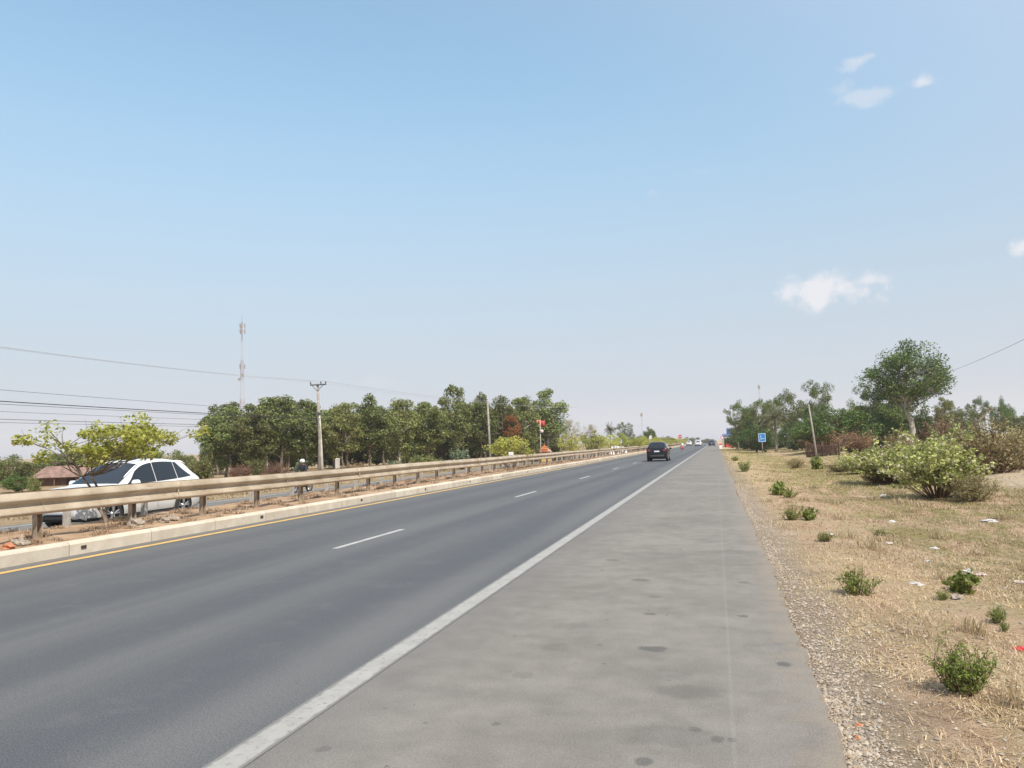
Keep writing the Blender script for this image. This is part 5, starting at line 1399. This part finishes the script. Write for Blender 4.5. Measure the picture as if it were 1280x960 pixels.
sign('road_sign', 952.5, 541.5, 552.5, 104, 'blue', 'blue rectangular road sign on a post in front of the right hand trees', 'road sign')
sign('road_sign', 903, 544.5, 549, 178, 'ring', 'round red and white sign in front of the red roadside stall', 'road sign')
sign('road_sign', 850, 543.5, 548, 150, 'round', 'round red sign with a white bar on the median right of the black car', 'road sign', .22)
sign('road_sign', 813, 544.5, 549, 100, 'plate', 'small white marker plate on the median above the black car', 'marker sign', .22)
M['km_white'] = plain('whitewashed_stone', (0.74, 0.71, 0.66), 0.8, 0, 0.12, 5)
kb = ground_at(901, 561); km = tag(empty('kilometre_stone', (kb.x, kb.y, kb.z)), 'white kilometre stone with a red rounded top beside the far asphalt edge', 'milestone')
o = MB().box((0, 0, .3), (.62, .3, 1.0), taper=.86).build('stone', M['km_white'], km); bevel(o, .04); 
mb = MB(); mb.lathe((0, -.13, .8), (0, 1, 0), [(0, .265), (.26, .265)], 20); mb.build('top', M['sign_red'], km)
c = sight(853, 556, 148); bo = tag(empty('bollard', (c.x, 148, .2)), 'short red and white bollard at the median nose under the round red sign', 'bollard')
MB().lathe((0, 0, -.1), (0, 0, 1), [(0, .2), (.55, .2)], 12).build('shaft', M['sign_red'], bo, True); MB().lathe((0, 0, .45), (0, 0, 1), [(0, .203), (.5, .19), (.58, .1)], 12).build('reflective_band', M['sign_white'], bo, True)
c = sight(638.5, 572, med_Y(638.5)); 
rp = tag(empty('marker_plate', (-11.72, med_Y(638.5) * 11.72 / 12.6, 1.10)), 'small white plate standing on top of the near guard rail', 'marker plate')
o = MB().box((0, 0, .11), (.30, .02, .2)).build('plate', M['sign_white'], rp); bevel(o, .01); MB().box((0, 0.013, .02), (.05, .006, .1)).build('bracket', M['iron'], rp)
M['sack'] = plain('white_woven_sack', (0.70, 0.69, 0.66), 0.85, 0, 0.15, 8, bump=0.4)

# stick fence on the right
fb0 = ground_at(1004, 570); fb1 = ground_at(1088, 573)
fb0 = Vector((fb0.x, fb0.y * .96, 0)); fb1 = Vector((fb1.x, fb0.y * .93, 0))
fe = tag(empty('stick_fence', (fb0.x, fb0.y, gz(fb0.x, fb0.y))), 'low fence of dark reddish brown sticks under the dead hedge', 'fence')
rg = np.random.default_rng(3); L = fb1 - fb0; mb = MB()
for k in range(84):
    t = k / 83; x, y = L.x * t, L.y * t; h = 1.1 + rg.uniform(-.3, .25)
    mb.tube([(x, y, -.2), (x + rg.normal() * .05, y + rg.normal() * .04, h)], [.03, .018], 5)
mb.build('stick', M['darkwood'], fe); 
for z in (.45, 1.0): MB().tube([(0, -.04, z), (L.x * .5, L.y * .5 - .04, z + .03), (L.x, L.y - .04, z)], .03, 5).build('rail', M['darkwood'], fe)
for t in (0, .25, .5, .75, 1): MB().tube([(L.x * t, L.y * t + .06, -.3), (L.x * t, L.y * t + .06, 1.5)], .055, 6).build('post', M['darkwood'], fe)

# ------------------------------------------------------------------ litter
def crumple(seed, r, flat=.5, n=2):
    bm = bmesh.new(); bmesh.ops.create_icosphere(bm, subdivisions=3, radius=1); rg = np.random.default_rng(seed); ph = rg.uniform(0, 6.28, 9)
    for v in bm.verts:
        c = v.co; k = 1 + .22 * sin(4 * c.x + ph[0]) * cos(5 * c.y + ph[1]) + .16 * sin(7 * c.z + ph[2] + 3 * c.x) + .14 * sin(11 * c.y + ph[3]) + .06 * rg.normal()
        v.co = Vector((c.x * k * r, c.y * k * r * .75, max(-.15 * r, c.z * k * r * flat)))
    me = bpy.data.meshes.new('litter'); bm.to_mesh(me); bm.free(); return me


M['bag'] = plain('white_plastic_bag', (0.56, 0.545, 0.52), 0.4, 0, 0.12, 12); M['pinkbag'] = plain('pale_pink_plastic', (0.52, 0.41, 0.36), 0.5, 0, 0.2, 12); M['redlit'] = plain('red_plastic_wrapper', (0.55, 0.05, 0.04), 0.4, 0, 0.2, 10); M['rock'] = plain('grey_brown_rock', (0.30, 0.25, 0.20), 0.9, 0, 0.3, 9, bump=.5); M['husk'] = plain('pale_husk', (0.62, 0.50, 0.34), 0.8, 0, 0.2, 10); M['brick'] = plain('broken_red_brick', (0.42, 0.17, 0.09), 0.9, 0, 0.25, 10, bump=.4)
for i, (px, py, w, fl, mt, nm, lab) in enumerate((
        (1210, 716, 11, .8, 'bag', 'plastic_bag', 'white crumpled plastic bag above the broad leaved weed, left one of two'),
        (1226, 719, 15, .4, 'pinkbag', 'plastic_bag', 'pinkish flattened plastic bag beside the white one above the broad leaved weed'),
        (1144, 730, 17, .3, 'bag', 'plastic_bag', 'flat white plastic scrap between the feathery weed and the broad leaved weed'),
        (1115, 653, 9, .6, 'bag', 'plastic_bag', 'small white bag lying farthest out on the grass in front of the shrubs'),
        (1109, 680, 13, .4, 'pinkbag', 'plastic_bag', 'pale crumpled scrap below the farthest small white bag'),
        (1168, 686, 11, .4, 'bag', 'plastic_bag', 'pale scrap on the grass above the flat white plastic scrap'),
        (1039, 669, 6, .7, 'bag', 'plastic_bag', 'white scrap caught on the low green weed'),
        (1237, 652, 17, .3, 'bag', 'plastic_bag', 'flat whitish litter on the green grass near the right edge'),
        (1274, 728, 14, .3, 'pinkbag', 'plastic_bag', 'pale flat litter at the right edge above the olive weed'),
        (1276, 813, 18, .4, 'redlit', 'wrapper', 'red plastic wrapper at the right edge of the verge'),
        (1074, 907, 10, .5, 'brick', 'brick_piece', 'broken orange red brick piece by the asphalt edge, upper one'),
        (1071, 923, 12, .5, 'brick', 'brick_piece', 'broken orange red brick piece by the asphalt edge, lower one'),
        (1228, 866, 9, .9, 'husk', 'husk', 'pale upright husk at the foot of the knee high weed'),
        (1196, 748, 18, .5, 'rock', 'rock', 'grey stone lump beside the broad leaved weed'),
        (1159, 702, 8, .4, 'bag', 'plastic_bag', 'tiny white scrap left of the pale scrap on the grass'),
        (1104, 620, 8, .5, 'bag', 'plastic_bag', 'tiny pale scrap at the foot of the whitish shrub'))):
    p = ground_at(px, py); s = px_size(p); o = link(nm, crumple(40 + i, w * s * .5, fl), None); o.location = p; o.rotation_euler = (0, 0, i * 1.3); o.data.materials.append(M[mt])
    tag(o, lab, nm.replace('_', ' '))
for i, (px, w, z, lab) in enumerate(((764, .62, 1.12, 'lumpy white sack on the median behind the rail, left one'), (774, .80, 1.18, 'lumpy white sack on the median behind the rail, right one with a peak'))):
    Y = med_Y(px); o = link('sack', crumple(70 + i, w, 1.25), None); o.location = (-12.5, Y, .30); o.data.materials.append(M['sack']); tag(o, lab, 'sack')
for i, (px, dy) in enumerate(((12, .45), (26, .3), (170, .4), (205, .35), (215, .3))):
    d = sight(px, 640, 1.0); x = -11.4 - .1 * i; Y = x / d.x; o = link('dirt_clod', crumple(90 + i, .11 + .03 * (i % 3), .7), None); o.location = (x, Y, med_z(x, Y) + .02); o.data.materials.append(M['brick'] if i == 0 else M['rock'])
    tag(o, ['reddish dirt clod on the median near the left edge of the photograph', 'brown dirt clod right of the reddish one on the median', 'brown dirt clod on the median below the front wheel of the white car', 'brown dirt clod on the median below the white car doors', 'brown dirt clod nearest to the rear wheel of the white car'][i], 'dirt clod')

# ------------------------------------------------------------------ gravel and grass (uncountable)
def scatter(n, x0, x1, y0, y1, rng, ypow=1.8):
    y = y0 + (y1 - y0) * rng.uniform(0, 1, n) ** ypow; x = rng.uniform(x0, x1, n); return x, y


def gravel():
    rng = np.random.default_rng(21); n = 26000
    x, y = scatter(n, .55, 2.3, 3.0, 32, rng, 2.2); x = .60 + np.abs(rng.normal(size=n)) * .42 * (0.8 + .4 * np.sin(y * .9)); keep = x < 3.2; x, y = x[keep], y[keep]; n = len(x)
    x2, y2 = scatter(16000, .7, 6, 2.8, 20, rng, 1.9); x = np.concatenate([x, x2]); y = np.concatenate([y, y2]); n = len(x)
    z = ground_z(x, y); s = rng.uniform(.003, .0105, n) * rng.choice([1, 1, 1, 1, 1.9], n)
    base = np.array([(1, 0, 0), (0, 1, 0), (-1, 0, 0), (0, -1, 0), (0, 0, .75), (0, 0, -.5)]); F = np.array([(0, 1, 4), (1, 2, 4), (2, 3, 4), (3, 0, 4)])
    V = base[None] * (1 + .35 * rng.normal(size=(n, 6, 1)).clip(-1, 1)) * s[:, None, None]; a = rng.uniform(0, 6.28, n); ca, sa = np.cos(a)[:, None], np.sin(a)[:, None]
    X = V[:, :, 0] * ca - V[:, :, 1] * sa; Yv = V[:, :, 0] * sa + V[:, :, 1] * ca; V = np.stack([X + x[:, None], Yv + y[:, None], V[:, :, 2] + z[:, None] + .3 * s[:, None]], -1)
    me = bpy.data.meshes.new('gravel'); idx = (np.arange(n)[:, None, None] * 6 + F[None]).reshape(-1, 3)
    me.vertices.add(n * 6); me.vertices.foreach_set('co', V.astype(np.float32).ravel()); me.loops.add(len(idx) * 3); me.loops.foreach_set('vertex_index', idx.astype(np.int32).ravel())
    me.polygons.add(len(idx)); me.polygons.foreach_set('loop_start', np.arange(0, len(idx) * 3, 3, dtype=np.int32)); me.polygons.foreach_set('loop_total', np.full(len(idx), 3, dtype=np.int32)); me.update(calc_edges=True)
    mt, g, b = base_mat('gravel_stone'); r = g.new('ShaderNodeNewGeometry').outputs['Random Per Island']
    c = g.mix(g.step(r, 0, 1, smooth=False), (0.17, 0.14, 0.115, 1), (0.46, 0.385, 0.30, 1)); c = g.mix(g.step(g.math('FRACT', g.math('MULTIPLY', r, 7.3)), .75, .8), c, (0.33, 0.25, 0.17, 1)); g.put(b.inputs['Base Color'], c); b.inputs['Roughness'].default_value = .9
    me.materials.append(mt); link('gravel', me)['kind'] = 'stuff'


def blades(name, x, y, z, h, w, mat, rng, lay=.6):
    n = len(x); a = rng.uniform(0, 6.28, n); ln = rng.uniform(.2, 1, n) * lay * 2.2
    d = np.stack([np.cos(a), np.sin(a), np.zeros(n)], -1); sd_ = np.stack([-np.sin(a), np.cos(a), np.zeros(n)], -1) * w[:, None] * .5
    P = np.stack([x, y, z - .01], -1); mid = P + d * (ln * h * .35)[:, None] + np.array([0, 0, 1]) * (h * .6)[:, None]; tip = P + d * (ln * h)[:, None] + np.array([0, 0, 1]) * (h * np.clip(1 - .35 * ln, .12, 1))[:, None]
    V1 = np.stack([P - sd_, P + sd_, mid + sd_ * .8, mid - sd_ * .8], 1); V2 = np.stack([mid - sd_ * .8, mid + sd_ * .8, tip + sd_ * .12, tip - sd_ * .12], 1)
    V = np.stack([V1, V2], 1).reshape(-1, 4, 3); o = link(name, quads_mesh(name, V, mat)); o['kind'] = 'stuff'; return o


LEAF['straw'] = leaf_mat('dry_straw', (0.34, 0.24, 0.13), (0.68, 0.55, 0.36), 0.3); LEAF['olivegrass'] = leaf_mat('olive_grass', (0.17, 0.155, 0.05), (0.42, 0.36, 0.15), 0.35, (0.45, 0.36, 0.19), 0.2)


def clumped(n, cl, x0, x1, y0, y1, spread, rng, ypow):
    cx, cy = scatter(cl, x0, x1, y0, y1, rng, ypow); i = rng.integers(0, cl, n); s = spread * (.5 + cy[i] / y1); return cx[i] + rng.normal(size=n) * s, cy[i] + rng.normal(size=n) * s


def all_grass():
    rng = np.random.default_rng(33)
    x, y = clumped(60000, 700, .95, 6, 2.8, 13, .30, rng, 1.2); k = (x > .85 + .25 * np.sin(y * 1.7)) & (y > 2.6) & (wob(x, y, 1.6, .8) + .5 * wob(x, y, 4.1, .2) > rng.normal(size=len(x)) * .35 - .25); x, y = x[k], y[k]
    blades('straw_litter', x, y, ground_z(x, y) + .008, rng.uniform(.012, .05, len(x)), rng.uniform(.003, .008, len(x)), LEAF['straw'], rng, 2.2)
    x, y = clumped(75000, 900, 1.1, 9, 3, 30, .42, rng, 1.6); k = (x > 1.0 + .3 * np.sin(y * 2.1)) & (y > 2.8) & (wob(x, y, 1.1, 2.1) + .6 * wob(x, y, 2.9, .5) > rng.normal(size=len(x)) * .4 - .3); x, y = x[k], y[k]
    h = rng.uniform(.02, .10, len(x)) * (0.7 + .3 * np.sin(x * 3 + y)); blades('dry_grass', x, y, ground_z(x, y), np.abs(h) + .012, np.full(len(x), .006) + .0003 * y, LEAF['straw'], rng, 1.0)
    x, y = clumped(90000, 500, 2.6, 17, 7, 60, 1.1, rng, 1.3); k = (x > 2.2 + .6 * np.sin(y * 1.3)) & ((x - 13) ** 2 + ((y - 30) * .55) ** 2 > 16); x, y = x[k], y[k]
    h = rng.uniform(.015, .07, len(x)); blades('olive_grass', x, y, ground_z(x, y), h, np.full(len(x), .007) + .0005 * y, LEAF['olivegrass'], rng, 1.1)
    x, y = clumped(26000, 500, 1.2, 9, 30, 160, 1.4, rng, 1.2); h = rng.uniform(.02, .10, len(x)); blades('far_dry_grass', x, y, ground_z(x, y), h, .015 + .0005 * y, LEAF['olivegrass'], rng, 1.2)
    x, y = clumped(7000, 90, 1.2, 12, 3.5, 34, .10, rng, 1.5); k = x > 1.1; x, y = x[k], y[k]; blades('tall_dry_grass', x, y, ground_z(x, y), rng.uniform(.06, .24, len(x)), np.full(len(x), .005) + .0003 * y, LEAF['straw'], rng, .5)
    # median
    x, y = clumped(26000, 420, MED_L + .35, KERB_X - .35, 6, 70, .10, rng, 1.5); k = (x < KERB_X - .24) & (x > MED_L + .22); x, y = x[k], y[k]
    z = np.array([med_z(a, b) for a, b in zip(x, y)]); h = rng.uniform(.02, .14, len(x)); blades('median_grass', x, y, z, h, .008 + .0003 * y, LEAF['straw'], rng, .9)
    # left of the opposite road
    x, y = clumped(20000, 420, -46, -24, 24, 100, .5, rng, 1.1); h = rng.uniform(.06, .28, len(x)); blades('left_dry_grass', x, y, ground_z(x, y), h, np.full(len(x), .035), LEAF['straw'], rng, .7)


gravel(); all_grass()

# ------------------------------------------------------------------ air
if HAZE > 0:
    hz_ = MB().box((0, 1340, 41), (5100, 3000, 92)).build('haze', [bpy.data.materials.new('dusty_air')]); hz_['kind'] = 'stuff'
    mt = hz_.data.materials[0]; mt.use_nodes = True; g = G(mt); g.N.clear(); out = g.new('ShaderNodeOutputMaterial'); v = g.new('ShaderNodeVolumePrincipled')
    v.inputs['Color'].default_value = (0.97, 0.97, 0.99, 1); v.inputs['Density'].default_value = HAZE; v.inputs['Anisotropy'].default_value = 0.2
    g.L.new(v.outputs[0], out.inputs['Volume'])
